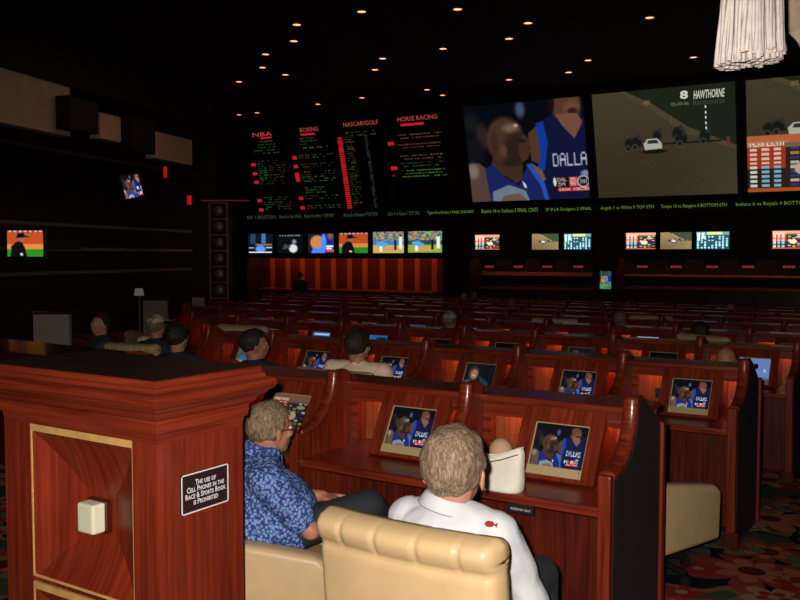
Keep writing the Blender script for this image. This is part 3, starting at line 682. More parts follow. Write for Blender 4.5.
SHOW = {(0, 0): 'basket', (0, 1): 'basket', (0, 2): 'odds', (0, 3): 'odds', (1, 0): 'basket', (1, 1): 'basket', (1, 2): 'woman', (1, 3): 'basket', (1, 4): 'basket', (1, 5): 'crowd', (1, 6): 'crowd', (2, 0): 'plain', (2, 1): 'off', (2, 2): 'woman', (2, 3): 'off', (2, 4): 'off', (2, 5): 'blue', (2, 6): 'news', (2, 7): 'crowd', (2, 8): 'blue', (3, 1): 'off', (3, 2): 'banner', (3, 3): 'off', (3, 4): 'off', (3, 5): 'blue', (3, 7): 'crowd', (4, 6): 'plain', (3, 6): 'news'}
for r_, (Y, NB) in enumerate(zip(Y_ROWS, N_BAYS)):
    fz = floor_z(Y+.3)
    X0 = XEND-BAY*NB; Lh = BAY*NB
    t = thing('desk_row', 'mahogany desk row with scooped dividers, %s' % (['nearest the camera, carrying the canvas bag', 'second from the camera, before the peach-shirted man', 'third from the camera, before the bald man'][r_] if r_ < 3 else '%s row from the camera' % ORD[r_]), 'desk', (X0, Y, fz), (0, 0, 0), 'rows of mahogany betting desks')
    link('worktop', box((0, .02, .69), (Lh, .62, .732), .012, 3), W_x, t)
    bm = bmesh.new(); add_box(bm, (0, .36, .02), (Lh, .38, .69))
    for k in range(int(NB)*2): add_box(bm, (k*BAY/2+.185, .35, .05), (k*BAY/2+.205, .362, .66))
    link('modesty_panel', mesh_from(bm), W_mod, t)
    link('back_panel', box((0, .63, 0), (Lh, .66, 1.05)), W_dark, t)
    link('ledge', box((-.02, .42, 1.045), (Lh+.02, .685, 1.078), .009, 3), W_x, t)
    for b in range(NB+1):
        x = b*BAY
        d = link('divider', ME_div, None, t, (x, 0, 0)); link('nosing', ME_nose, None, d)
        if r_ < 6: link('front_post', ME_post, None, d)
        if b == NB:
            link('plinth', box((-.05, -.02, 0), (.05, .1, .1), .005), W_dark, d)
            bm = bmesh.new(); add_prism(bm, [(.03, .0), (.03, .845), (.08, .85)]+[(y_+.018, z_-.022) for y_, z_ in curve_pts[2:]]+[(.36, 1.125), (.42, 1.125), (.655, .975), (.655, 0)], .0225, .030); link('side_panel', mesh_from(bm), mat('end_panel_black', (.02, .012, .01), .7), d)
            bm = bmesh.new(); add_box(bm, (-.03, .655, 0), (.045, .70, .985), .008); link('rear_post', mesh_from(bm), W_z, d)
    for b in range(NB):
        x = b*BAY; seat = NB-1-b
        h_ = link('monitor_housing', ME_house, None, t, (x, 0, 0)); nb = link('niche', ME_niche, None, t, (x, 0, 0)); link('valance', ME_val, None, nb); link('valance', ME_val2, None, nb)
        if r_ < 8:
            link('niche_lamp', ME_lamp, None, nb)
            if r_ < 3: link('niche_lamp', ME_lamp2, None, nb)
        if r_ < 2: link('outlet_plate', ME_vent, None, nb)
        if r_ <= 4 and seat < 10:
            kind = SHOW.get((r_, seat), 'off' if (r_+seat*3) % 4 else 'crowd')
            c = sl0+sdn*((mv0+mv1)/2)+sn*-.008
            m = thing('desk_monitor', 'desk monitor %s, %s desk row, %s seat from aisle' % (DESC[kind], ORD[r_], ORD[seat]), 'monitor', (X0+x+(mx0+mx1)/2, Y+c.y, fz+c.z), (-SA, 0, 0), 'small monitors set into the desks')
            link('back_case', ME_mf, None, m); link('lower_bezel', ME_mb, None, m); link('picture', PICS[kind], None, m, (0, .001, .021))
# small label under desk
dl = thing('desk_label', 'small black label with white lettering under the front desk edge', 'label', (-1.585, 3.40, .655))
link('plate', box((-.06, 0, -.016), (.06, .003, .035)), M_black, dl); link('lettering', text_mesh('RESERVED SEAT', .02, .095, .010, .01), mat('label_white', (.6, .6, .6), .5), dl, (0, -.002, 0))

# ------------------------------------------------------------------ PEDESTAL
PX0, PX1, PY0, PY1, PT = -2.9, -2.1, 1.85, 2.233, 1.366
ped = thing('wood_pedestal', 'large red mahogany pedestal cabinet with crown moulding and ivory square, at left foreground', 'pedestal', ((PX0+PX1)/2, (PY0+PY1)/2, 0))
hx, hy = (PX1-PX0)/2, (PY1-PY0)/2
bm = bmesh.new()
# body with recessed panel openings on the front: stiles and rails
pcx = -2.4825-(PX0+PX1)/2; pw = .535/2
add_box(bm, (-hx, -hy+.16, 0), (hx, hy, 1.19)); add_box(bm, (-hx, -hy, 0), (pcx-pw, -hy+.16, 1.19)); add_box(bm, (pcx+pw, -hy, 0), (hx, -hy+.16, 1.19))
add_box(bm, (pcx-pw, -hy, 1.16), (pcx+pw, -hy+.16, 1.19)); add_box(bm, (pcx-pw, -hy, 0), (pcx+pw, -hy+.16, .06))
link('body', mesh_from(bm), W_ped, ped)
def crown():
    bm = bmesh.new()
    pr = [(0, 1.16), (.004, 1.19), (.014, 1.195), (.016, 1.235), (.03, 1.245), (.04, 1.262), (.058, 1.272), (.066, 1.282), (.078, 1.288), (.086, 1.302), (.082, 1.32), (.066, 1.328), (.058, 1.33), (.056, 1.344), (.048, 1.348), (.046, PT-.004), (.042, PT)]
    rings = []
    for o_, z in pr: rings.append([bm.verts.new((sx*(hx+o_), sy*(hy+o_), z)) for sx, sy in ((-1, -1), (1, -1), (1, 1), (-1, 1))])
    for i in range(len(rings)-1):
        for k in range(4): bm.faces.new((rings[i][k], rings[i][(k+1) % 4], rings[i+1][(k+1) % 4], rings[i+1][k]))
    bm.faces.new(rings[0][::-1]); bm.faces.new(rings[-1]); return mesh_from(bm)
link('crown_moulding', crown(), W_pedx, ped)
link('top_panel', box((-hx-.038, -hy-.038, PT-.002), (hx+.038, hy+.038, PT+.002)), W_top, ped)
def front_panel(zc, hh):
    y = -hy
    bm = bmesh.new(); g = .024; gb = .009; gs = .005; d = .012
    for a, b in (((pcx-pw, y+.002, zc+hh-g), (pcx+pw, y+d, zc+hh)), ((pcx-pw, y+.002, zc-hh), (pcx+pw, y+d, zc-hh+gb)), ((pcx-pw, y+.002, zc-hh+gb), (pcx-pw+gs, y+d, zc+hh-g)), ((pcx+pw-gs, y+.002, zc-hh+gb), (pcx+pw, y+d, zc+hh-g))): add_box(bm, a, b)
    fr = link('inlay_frame', mesh_from(bm), M_gold, ped)
    bm = bmesh.new(); N_ = 14; rr = []
    W1, H1 = pw-.006, hh-g*.7; zc0 = zc-.008
    for i in range(N_+1):
        t = i/N_; w_ = W1+(0.05-W1)*t; h_ = H1+(0.05-H1)*t; yy = y+.012-.03*math.sin(t*math.pi/2)**1.0+.045*max(0, t-.55)**1.0
        yy = y+.006+.085*(1-(1-t)**1.7)-.0   # concave dish falling in towards the centre
        rr.append([bm.verts.new((pcx+sx*w_, yy, zc0+(zc-.03-zc0)*t+sz*h_)) for sx, sz in ((-1, -1), (1, -1), (1, 1), (-1, 1))])
    for i in range(N_):
        for k in range(4): bm.faces.new((rr[i][k], rr[i][(k+1) % 4], rr[i+1][(k+1) % 4], rr[i+1][k]))
    bm.faces.new(rr[-1]); me = mesh_from(bm)
    for v in me.polygons: pass
    link('dished_panel', me, W_dish, ped)
    bm = bmesh.new(); add_box(bm, (pcx-.05, y+.07, zc-.085), (pcx+.05, y+.10, zc+.025)); link('inner_frame', mesh_from(bm), W_dark, ped)
    bm = bmesh.new(); add_box(bm, (pcx-.044, y+.02, zc-.081), (pcx+.040, y+.075, zc+.021), .008, 2); link('ivory_square', mesh_from(bm), M_ivory, ped)
front_panel(.887, .272); front_panel(.325, .27)
sg = thing('notice_sign', 'black notice plaque with white lettering forbidding cell phones on the mahogany pedestal', 'sign', (PX1+.004, 2.047, .978), (0, 0, R(90)))
link('plate', box((-.106, -.003, -.065), (.106, .004, .065)), mat('sign_black', (.03, .012, .012), .35), sg)
bm = bmesh.new(); f = .106; g = .065; e = .004
for a, b in (((-f, -.0045, g-e), (f, 0, g)), ((-f, -.0045, -g), (f, 0, -g+e)), ((-f, -.0045, -g), (-f+e, 0, g)), ((f-e, -.0045, -g), (f, 0, g))): add_box(bm, a, b)
link('border', mesh_from(bm), mat('sign_white', (.8, .8, .8), .4), sg)
link('lettering', text_mesh('The use of\nCell Phones in the\nRace & Sports Book\nis Prohibited', .03, .182, .082, .018, small_caps=True), MATS['sign_white'], sg, (0, -.005, 0))

# ------------------------------------------------------------------ CHAIRS
def roundbox(a, b, bev, seg=4): return box(a, b, bev, seg)
def chair_meshes(hb=.975, w=.62, ah=.64):
    # local: origin on the floor under the seat, faces +Y; back at y=-.32
    M = {}
    bm = bmesh.new(); N_ = 48; prof_ = []
    nx, nz = 96, 60; z0, z1 = .24, hb
    def P(i, j, side):
        u = i/nx*2-1; v = j/nz; x = u*w/2; z = z0+(z1-z0)*v
        curv = .05*(u*u); y = -.30+curv*.6-.07*v + .0
        th = .055
        if .84 < v <= .88: th -= .009*(1-abs(v-.865)/.025) if abs(v-.865) < .025 else 0
        if v > .88:      # padded roll along the top with stitched pleats
            q = (v-.88)/.12; th = .055+.022*math.sin(min(1, q*1.3)*math.pi*.5)**.7
            pl = min(min(abs(u-s_) for s_ in (-.62, -.21, .24, .66))*22, 1); th -= .007*(1-pl)
            if q > .4: th *= math.sqrt(max(0, 1-((q-.4)/.6)**2))*.95+.05
        e = max(0, (abs(u)-.88)/.12); th *= math.sqrt(max(0.0, 1-e*e))*.9+.1
        if abs(u) > .9 and v > .92: z -= .018*((abs(u)-.9)/.1)**2
        return (x, y+side*th, z)
    F = [[bm.verts.new(P(i, j, 1)) for i in range(nx+1)] for j in range(nz+1)]; B = [[bm.verts.new(P(i, j, -1)) for i in range(nx+1)] for j in range(nz+1)]
    for j in range(nz):
        for i in range(nx):
            bm.faces.new((F[j][i], F[j][i+1], F[j+1][i+1], F[j+1][i])); bm.faces.new((B[j][i], B[j+1][i], B[j+1][i+1], B[j][i+1]))
    for j in range(nz):
        bm.faces.new((F[j][0], F[j+1][0], B[j+1][0], B[j][0])); bm.faces.new((F[j][nx], B[j][nx], B[j+1][nx], F[j+1][nx]))
    for i in range(nx):
        bm.faces.new((F[0][i], B[0][i], B[0][i+1], F[0][i+1])); bm.faces.new((F[nz][i], F[nz][i+1], B[nz][i+1], B[nz][i]))
    M['backrest'] = mesh_from(bm, True)
    M['seat'] = smooth(roundbox((-w/2+.085, -.25, .27), (w/2-.085, .27, .47), .05, 5))
    def arm(s):
        bm = bmesh.new(); x0, x1 = (w/2-.09, w/2+.01) if s > 0 else (-w/2-.01, -w/2+.09)
        add_prism(bm, [(-.32, .22), (.24, .22), (.25, ah-.10), (.2, ah-.06), (-.05, ah-.02), (-.34, ah+.02)], x0, x1)
        bmesh.ops.remove_doubles(bm, verts=bm.verts, dist=1e-5); bmesh.ops.bevel(bm, geom=list(bm.edges), offset=.028, segments=4, affect='EDGES', profile=.5); return mesh_from(bm, True)
    M['arm_r'] = arm(1); M['arm_l'] = arm(-1)
    bm = bmesh.new(); add_tube(bm, [(0, 0, .08), (0, 0, .28)], .03)
    for k in range(5):
        a = 2*math.pi*k/5; add_tube(bm, [(0, 0, .1), (.26*math.cos(a), .26*math.sin(a), .065)], [.025, .016])
    M['pedestal_base'] = mesh_from(bm)
    bm = bmesh.new(); add_disc(bm, (0, 0, .028), .028, .03, 14, (R(90), 0, 0)); M['caster'] = mesh_from(bm)
    for k in ('backrest', 'seat', 'arm_r', 'arm_l'): M[k].materials.append(M_cream)
    M['pedestal_base'].materials.append(M_wire); M['caster'].materials.append(M_black)
    return M
CM = chair_meshes(); CM_tall = chair_meshes(1.12, .64); CM_low = chair_meshes(.84, .6, .59)
def chair(x, y, rz, label, M=None, base=True):
    M = M or CM
    t = thing('lounge_chair', label, 'chair', (x, y, floor_z(y)), (0, 0, R(rz)), 'cream leather lounge chairs')
    link('backrest', M['backrest'], None, t); link('seat', M['seat'], None, t); link('armrest', M['arm_r'], None, t); link('armrest', M['arm_l'], None, t)
    if base:
        b = link('pedestal_base', M['pedestal_base'], None, t)
        for k in range(5):
            a = 2*math.pi*k/5; link('caster', M['caster'], None, b, (.26*math.cos(a), .26*math.sin(a), 0), (0, 0, a))
    return t
chair(-1.35, 2.47, 0, 'cream leather chair seen from behind, holding the white-haired man in white shirt')
chair(-2.40, 2.78, -60, 'cream leather chair turned sideways under the man in the blue patterned shirt', chair_meshes(.93, .62, .645))
chair(-3.53, 4.95, 2, 'cream leather chair under the peach-shirted man in the second desk row', chair_meshes(1.03))
CM_mid = chair_meshes(1.005)
chair(-2.16, 4.88, 24, 'empty cream leather chair whose top peeks over the nearest desk ledge', CM_mid)
chair(-1.47, 4.82, -20, 'empty cream leather chair with one arm out in the aisle behind the nearest row', CM_low)
chair(-4.56, 4.95, -14, 'cream leather chair under the dark-haired man left behind the nearest desk row')

# ------------------------------------------------------------------ PEOPLE
SKIN = mat('skin_light', (.52, .25, .16), .5, nz=.12, nscale=30, spec=.3)
SKIN2 = mat('skin_ruddy', (.48, .20, .12), .5, nz=.15, nscale=30, spec=.3)
def hair_mat(name, a, b_):
    m, nt, b = newmat(name); L = nt.links.new
    tc = nt.nodes.new('ShaderNodeTexCoord'); mp = nt.nodes.new('ShaderNodeMapping'); mp.inputs['Scale'].default_value = (90, 90, 22)
    n = nt.nodes.new('ShaderNodeTexNoise'); n.inputs['Scale'].default_value = 1.3; n.inputs['Detail'].default_value = 5; n.inputs['Distortion'].default_value = 1.2
    r = nt.nodes.new('ShaderNodeValToRGB'); r.color_ramp.elements[0].position = .35; r.color_ramp.elements[1].position = .68
    r.color_ramp.elements[0].color = (*a, 1); r.color_ramp.elements[1].color = (*b_, 1)
    bp = nt.nodes.new('ShaderNodeBump'); bp.inputs['Strength'].default_value = .7; bp.inputs['Distance'].default_value = .006
    L(tc.outputs['Object'], mp.inputs[0]); L(mp.outputs[0], n.inputs['Vector']); L(n.outputs['Fac'], r.inputs[0]); L(r.outputs[0], b.inputs['Base Color']); L(n.outputs['Fac'], bp.inputs['Height']); L(bp.outputs[0], b.inputs['Normal'])
    b.inputs['Roughness'].default_value = .6; b.inputs['Specular IOR Level'].default_value = .3
    return m
H_white = hair_mat('hair_sandy_grey', (.13, .075, .045), (.38, .27, .18)); H_brown = hair_mat('hair_grey_brown', (.10, .058, .03), (.36, .25, .15)); H_dark = hair_mat('hair_dark', (.01, .007, .005), (.05, .035, .025))
def shirt_pattern():
    m, nt, b = newmat('blue_patterned_cotton'); L = nt.links.new
    tc = nt.nodes.new('ShaderNodeTexCoord')
    v = nt.nodes.new('ShaderNodeTexVoronoi'); v.inputs['Scale'].default_value = 80; v.distance = 'CHEBYCHEV'; L(tc.outputs['Object'], v.inputs['Vector'])
    r = nt.nodes.new('ShaderNodeValToRGB'); e = r.color_ramp.elements
    e[0].position = .0; e[0].color = (.30, .42, .70, 1); e[1].position = .5; e[1].color = (.03, .05, .17, 1)
    e2 = e.new(.3); e2.color = (.17, .28, .58, 1); e3 = e.new(.42); e3.color = (.08, .15, .42, 1)
    L(v.outputs['Distance'], r.inputs[0]); L(r.outputs[0], b.inputs['Base Color']); b.inputs['Roughness'].default_value = .8; b.inputs['Specular IOR Level'].default_value = .2
    return m
SH_blue = shirt_pattern(); SH_white = mat('white_cotton', (.60, .62, .64), .8, nz=.03, nscale=6, bump=.25); SH_peach = mat('peach_cotton', (.95, .72, .52), .85, bump=.2, nscale=8)
TR_dark = mat('charcoal_trousers', (.018, .02, .026), .85, bump=.3, nscale=12)
def _unit():
    t = bmesh.new(); bmesh.ops.create_uvsphere(t, u_segments=14, v_segments=9, radius=1); t.verts.index_update()
    r_ = ([v.co.copy() for v in t.verts], [[v.index for v in f.verts] for f in t.faces]); t.free(); return r_
BALL = _unit()
def ball(bm, c, r, M=None):
    vs = [bm.verts.new(M @ v if M else c+v*r) for v in BALL[0]]
    for f in BALL[1]: bm.faces.new([vs[i] for i in f])
def capsule(bm, a, ra, b, rb, n=7, u=14):
    a = Vector(a); b = Vector(b); ln = (b-a).length
    n = max(n, int(ln/(.3*max(.008, min(ra, rb)))) if ln < .3 else n+4); n = min(n, 14)
    for i in range(n+1):
        t = i/n; ball(bm, a.lerp(b, t), ra+(rb-ra)*t)
def remesh(bm, vox, sm=4, parent=None):
    me = mesh_from(bm)
    return smooth(apply_mods(me, [('REMESH', dict(mode='VOXEL', voxel_size=vox)), ('SMOOTH', dict(factor=.5, iterations=sm))]))
def head_shape(bm, M, face=True):
    def e(c, r, rot=(0, 0, 0)):
        MM = M @ Matrix.Translation(c) @ Euler(rot).to_matrix().to_4x4() @ Matrix.Diagonal((*r, 1)); ball(bm, None, 1, MM)
    e((0, -.012, .03), (.076, .098, .088)); e((0, .022, -.03), (.058, .066, .078)); e((0, .05, -.078), (.034, .034, .03)); e((0, -.03, -.03), (.062, .06, .06))
    if face:
        e((0, .098, -.018), (.011, .016, .02), (R(-20), 0, 0)); e((0, .105, -.03), (.014, .014, .011)); e((0, .08, .018), (.05, .014, .012)); e((0, .085, -.058), (.024, .013, .007)); e((0, .083, -.067), (.02, .013, .007))
        for s in (-1, 1):
            e((s*.04, .062, -.02), (.022, .022, .02)); e((s*.079, -.012, -.012), (.008, .019, .032), (R(-12), 0, s*R(14))); e((s*.084, -.017, .002), (.006, .012, .016), (0, 0, s*R(20)))
def hair_mesh(M, style='short', amp=.004, vox=.0045):
    bm = bmesh.new(); bmesh.ops.create_icosphere(bm, subdivisions=5, radius=1)
    dele = []
    for v in bm.verts:
        d = v.co.copy(); x, y, z = d.x*.084, -.012+d.y*.107, .03+d.z*.098
        p = Vector((x, y, z))
        low = -.058 if y < -.03 else (-.02 if y < .02 else .045 + (y-.02)*.5)
        if -.035 < y < .02: low = -.058+(y+.035)/.055*.09
        low += .006*math.sin(x*90)
        if style == 'receding' and y > .0 and abs(x) < .05: low = .125
        if z < low: dele.append(v)
        if z < 0: x *= 1+z*.9; y = y if y > -.04 else y*(1+z*.7)
        nz = noise.noise(Vector((x, y, z*.5))*70)*amp + noise.noise(Vector((x, y, z))*25)*amp*1.2
        v.co = Vector((x, y, z))+d.normalized()*nz
    bmesh.ops.delete(bm, geom=dele, context='VERTS')
    me = mesh_from(bm); me.transform(M); return smooth(apply_mods(me, [('SOLIDIFY', dict(thickness=.012, offset=-.5))]))
def hand(bm, wrist, d, palm_n, side=1, curl=.5, s=1.0):
    """palm and five separate bent fingers"""
    w = Vector(wrist); d = Vector(d).normalized(); pn = Vector(palm_n); pn = (pn-d*pn.dot(d)).normalized(); ac = d.cross(pn)*side
    for k in range(-1, 2): capsule(bm, w+ac*.012*k, .016*s, w+d*.075*s+ac*.024*k, .0125*s, 5)
    for k, (off, ln) in enumerate(((-.033, .062), (-.011, .074), (.011, .078), (.033, .068))):
        p = w+d*.085*s+ac*off*s; dd = d.copy()
        for j in range(3):
            dd = (dd+pn*curl*.55*(1 if j else .5)).normalized(); q = p+dd*ln*s*(.44, .32, .26)[j]; capsule(bm, p, .0092*s-.0006*j, q, .0086*s-.0008*j, 4, 10); p = q
    p = w+d*.02*s+ac*.03*s
    for j, dd in enumerate(((d*.7+ac*.8), (d+ac*.35), (d+ac*.05+pn*.2))):
        q = p+dd.normalized()*(.04, .032, .026)[j]*s; capsule(bm, p, .0125*s-.001*j, q, .011*s-.001*j, 4, 10); p = q
def person(label, loc, rz, head_c, head_rot, J, skin, hair, shirt, trousers, hairstyle='short', vox=.009, collar=True, cap=None, glasses=False, group=None, short=True, fine=False, hs=1.0, paunch=0, sleeve=.92):
    """J: joints in local metres. shoulder_r/l, elbow_r/l, wrist_r/l, chest, belly, pelvis, knee_r/l, ankle_r/l"""
    t = thing('person', label, 'person', loc, (0, 0, R(rz)), group)
    HM = Matrix.Translation(head_c) @ Euler([R(a) for a in head_rot]).to_matrix().to_4x4() @ Matrix.Scale(hs, 4)
    g = lambda k: Vector(J[k])
    bm = bmesh.new(); head_shape(bm, HM)
    nk = g('neck'); capsule(bm, nk+Vector((0, 0, -.03)), .062, HM @ Vector((0, -.018, -.05)), .053, 5)
    capsule(bm, g('chest'), .1, g('pelvis'), .1, 6)
    for s in 'rl':
        sh, el, wr = g('shoulder_'+s), g('elbow_'+s), g('wrist_'+s)
        capsule(bm, g('chest')+(sh-g('chest'))*.3, .05, sh, .045, 3); capsule(bm, sh, .046, el, .037, 6); capsule(bm, el, .04, wr, .026, 8)
        if fine: hand(bm, wr, J.get('hdir_'+s, wr-el), J.get('hn_'+s, (0, 0, -1)), 1 if s == 'l' else -1, .5)
        else: hand(bm, wr, J.get('hdir_'+s, wr-el), J.get('hn_'+s, (0, 0, -1)), 1 if s == 'l' else -1, .5, 1.1)
        capsule(bm, g('pelvis'), .09, g('knee_'+s), .05, 6); capsule(bm, g('knee_'+s), .045, g('ankle_'+s), .033, 6)
    link('body', remesh(bm, vox, 3), skin, t)
    # shirt
    bm = bmesh.new(); c, b, p = g('chest'), g('belly'), g('pelvis')
    dirv = (g('shoulder_r')-g('shoulder_l')).normalized(); ang = math.atan2(dirv.y, dirv.x)
    def ell(c_, r_): add_ell(bm, c_, r_, (0, 0, ang), 22, 14)
    ell(c+Vector((0, 0, .0)), (.185, .125, .15)); ell(c.lerp(b, .5), (.178, .132, .16)); ell(b, (.185, .15, .15)); ell(p+Vector((0, 0, .05)), (.19, .15, .11))
    if paunch: ell(p+Vector((.02, paunch, .06)), (.19, .19, .16)); ell(b+Vector((.02, paunch*.8, .02)), (.185, .19, .17))
    for s in 'rl':
        sh, el, wr = g('shoulder_'+s), g('elbow_'+s), g('wrist_'+s)
        capsule(bm, nk+Vector((0, 0, -.045)), .062, sh, .066, 6)
        e2 = sh.lerp(el, sleeve if s == 'r' else .95) if short else el
        capsule(bm, sh, .071, e2, .062 if short else .056, 8)
        if not short: capsule(bm, el, .056, el.lerp(wr, .9), .04, 7)
    capsule(bm, nk+Vector((0, 0, -.06)), .075, nk+Vector((0, 0, -.02)), .064, 3)
    me = mesh_from(bm); me = apply_mods(me, [('REMESH', dict(mode='VOXEL', voxel_size=vox)), ('SMOOTH', dict(factor=.5, iterations=6))])
    for v in me.vertices:
        q = v.co; n_ = v.normal; k = noise.noise(Vector((q.x*6, q.y*6, q.z*14)))*.010 + noise.noise(q*22)*.004 + .006*max(0, noise.noise(Vector((q.x*3+q.z*9, q.y*3, q.z*2+q.x*7))))
        v.co = q+n_*k
    link('shirt', smooth(me), shirt, t)
    if collar:
        bm = bmesh.new(); N_ = 28; rr = []
        ax = ((HM @ Vector((0, -.015, -.06)) - nk).normalized()+Vector((0, 0, 2))).normalized(); a1 = Vector((1, 0, 0)); a1 = (a1-ax*a1.dot(ax)).normalized(); a2 = ax.cross(a1)
        hd = R(head_rot[2])*.5; fdir = Vector((-math.sin(hd), math.cos(hd), 0))
        for k in range(N_+1):
            a = R(42)+R(276)*k/N_; dv = Vector((math.sin(a), math.cos(a), 0)); dv = (dv-ax*dv.dot(ax)).normalized()
            rr.append([bm.verts.new(nk+dv*q[0]+ax*q[1]) for q in ((.074, -.035), (.070, .012), (.073, .017), (.079, .012), (.096, -.026), (.092, -.032), (.080, -.015))])
        for k in range(N_):
            for j in range(6): bm.faces.new((rr[k][j], rr[k+1][j], rr[k+1][j+1], rr[k][j+1]))
        me = smooth(apply_mods(mesh_from(bm), [('SOLIDIFY', dict(thickness=.004))])); link('collar', me, shirt, t)
    bm = bmesh.new(); ell(p, (.175, .14, .12))
    for s in 'rl':
        hip = p+dirv*(.09 if s == 'r' else -.09); capsule(bm, hip, .092, g('knee_'+s), .068, 8); capsule(bm, g('knee_'+s), .066, g('ankle_'+s), .052, 8)
    link('trousers', remesh(bm, max(vox, .012), 4), trousers, t)
    bm = bmesh.new()
    for s in 'rl':
        a = g('ankle_'+s); add_ell(bm, (a.x, a.y+.06, a.z-.035), (.045, .13, .04))
    link('shoes', mesh_from(bm, True), M_black, t)
    if hair: link('hair', hair_mesh(HM, hairstyle), hair, t)
    bm = bmesh.new()
    for s in (-1, 1):
        MM = HM @ Matrix.Translation((s*.032, .077, .002)); bmesh.ops.create_uvsphere(bm, u_segments=12, v_segments=8, radius=.012, matrix=MM)
    link('eyes', mesh_from(bm, True), mat('eye_white', (.5, .48, .45), .3), t)
    if glasses:
        bm = bmesh.new(); V = lambda q: HM @ Vector(q)
        for s in (-1, 1):
            add_tube(bm, [V((s*.034+.024*math.cos(a), .104, .0+.018*math.sin(a))) for a in [2*math.pi*k/16 for k in range(17)]], .0018, 6, False)
            add_tube(bm, [V((s*.058, .103, .006)), V((s*.076, .085, .006)), V((s*.084, .0, .006)), V((s*.085, -.025, -.008))], .0022, 6)
        add_tube(bm, [V((-.011, .105, .004)), V((.011, .105, .004))], .0016, 6)
        link('glasses', mesh_from(bm, True), mat('wire_glasses', (.35, .3, .22), .25, .9), t)
    if cap:
        bm = bmesh.new(); bmesh.ops.create_icosphere(bm, subdivisions=4, radius=1)
        bmesh.ops.delete(bm, geom=[v for v in bm.verts if v.co.z < .15], context='VERTS')
        for v in bm.verts: v.co = Vector((v.co.x*.09, -.01+v.co.y*.112, .03+v.co.z*.105))
        add_ell(bm, (0, .12, .05), (.07, .065, .008), (R(-12), 0, 0)); me = mesh_from(bm, True); me.transform(HM); link('cap', me, cap, t)
    return t, HM
def seated(dx=0, lean=0, hands='lap'):
    J = dict(neck=(0, .0+lean, .985), chest=(0, -.01+lean*.8, .84), belly=(0, .0+lean*.3, .68), pelvis=(0, 0, .57), shoulder_r=(.175, .01+lean, .90), shoulder_l=(-.175, .01+lean, .90),
             elbow_r=(.25, .10+lean, .66), elbow_l=(-.25, .10+lean, .66), wrist_r=(.14, .32+lean, .68), wrist_l=(-.14, .32+lean, .68),
             knee_r=(.13, .44, .56), knee_l=(-.13, .44, .56), ankle_r=(.13, .50, .10), ankle_l=(-.13, .50, .10))
    return J
# white-haired man (seen from behind)
J = seated(); J.update(neck=(.0, -.02, .962), shoulder_r=(.172, -.03, .885), shoulder_l=(-.14, -.01, .89), chest=(0, -.03, .82), elbow_r=(.25, .07, .65), wrist_r=(.08, .30, .64), wrist_l=(-.1, .28, .62), elbow_l=(-.26, .1, .66), knee_r=(.17, .42, .60), ankle_r=(.18, .46, .12))
tW, HMW = person('person with short sandy-grey hair and white shirt seen from behind in cream chair', (-1.385, 2.44, 0), 6, (.015, .0, 1.055), (8, 0, 4), J, SKIN, H_white, SH_white, TR_dark, vox=.007, fine=True, short=False, hs=1.2)
# red fish emblem on the yoke, following the cloth
shirt_o = [c for c in tW.children if c.name.startswith('shirt')][0]
from mathutils.bvhtree import BVHTree
bv = BVHTree.FromPolygons([v.co[:] for v in shirt_o.data.vertices], [p.vertices[:] for p in shirt_o.data.polygons])
c0, n0 = bv.find_nearest(Vector((.168, -.16, .985)))[:2]; ux = Vector((0, 0, 1)).cross(n0).normalized(); uy = n0.cross(ux)
bm = bmesh.new()
vs = [bm.verts.new(c0+ux*(.016*math.cos(a))+uy*(.010*math.sin(a))) for a in [2*math.pi*k/20 for k in range(20)]]; bm.faces.new(vs)
bm.faces.new([bm.verts.new(c0+ux*q[0]+uy*q[1]) for q in ((.013, 0), (.025, .009), (.025, -.009))])
me = mesh_from(bm)
for v in me.vertices:
    h_ = bv.find_nearest(v.co); v.co = h_[0]+h_[1]*.0025
link('fish_emblem', me, mat('embroidery_red', (.35, .01, .015), .7), tW)
# man in blue patterned shirt
J = seated(lean=.06); J.update(neck=(.0, .03, .955), chest=(0, .0, .80), belly=(0, -.02, .68), pelvis=(0, -.02, .58), shoulder_r=(.17, .0, .86), shoulder_l=(-.17, .06, .87), elbow_r=(.24, .17, .66), wrist_r=(.06, .34, .62), elbow_l=(-.16, .12, .70), wrist_l=(-.09, .30, .70), hdir_l=(.6, .45, -.1), knee_r=(.15, .44, .71), ankle_r=(-.08, .62, .50))
person('person with grey-brown hair and glasses wearing a blue patterned short-sleeved shirt', (-2.45, 2.69, 0), -38, (.0, .06, 1.025), (0, 0, 24), J, SKIN2, H_brown, SH_blue, TR_dark, vox=.007, glasses=True, fine=True, paunch=.09, hs=.95, sleeve=.74)
# others
def sitter(label, x, y, rz, skin, hair, shirt, headturn=0, cap=None, hc=(0, .03, 1.10), vox=.014, style='short', J=None):
    return person(label, (x, y, floor_z(y)), rz, hc, (5, 0, headturn), J or seated(lean=.02), skin, hair, shirt, TR_dark, vox=vox, collar=False, cap=cap, hairstyle=style)
M_khaki = mat('khaki_cloth', (.32, .26, .17), .9); M_navy = mat('navy_cloth', (.02, .03, .05), .9); M_teal = mat('teal_cloth', (.03, .06, .07), .9); M_tan = mat('tan_cap_cloth', (.55, .42, .28), .9); M_redsh = mat('rust_cloth', (.22, .05, .03), .9)
J = seated(); J.update(neck=(0, -.01, 1.045), chest=(0, 0, .90), belly=(0, 0, .72), shoulder_r=(.2, 0, .975), shoulder_l=(-.2, 0, .975))
sitter('person with dark hair and peach shirt seen from behind in the second desk row', -3.56, 4.95, 8, SKIN2, H_dark, SH_peach, -6, hc=(0, .01, 1.145), vox=.01, J=J)
sitter('person with dark hair in the gap right of the pedestal top', -4.54, 4.95, 6, SKIN2, H_dark, M_navy, -40)
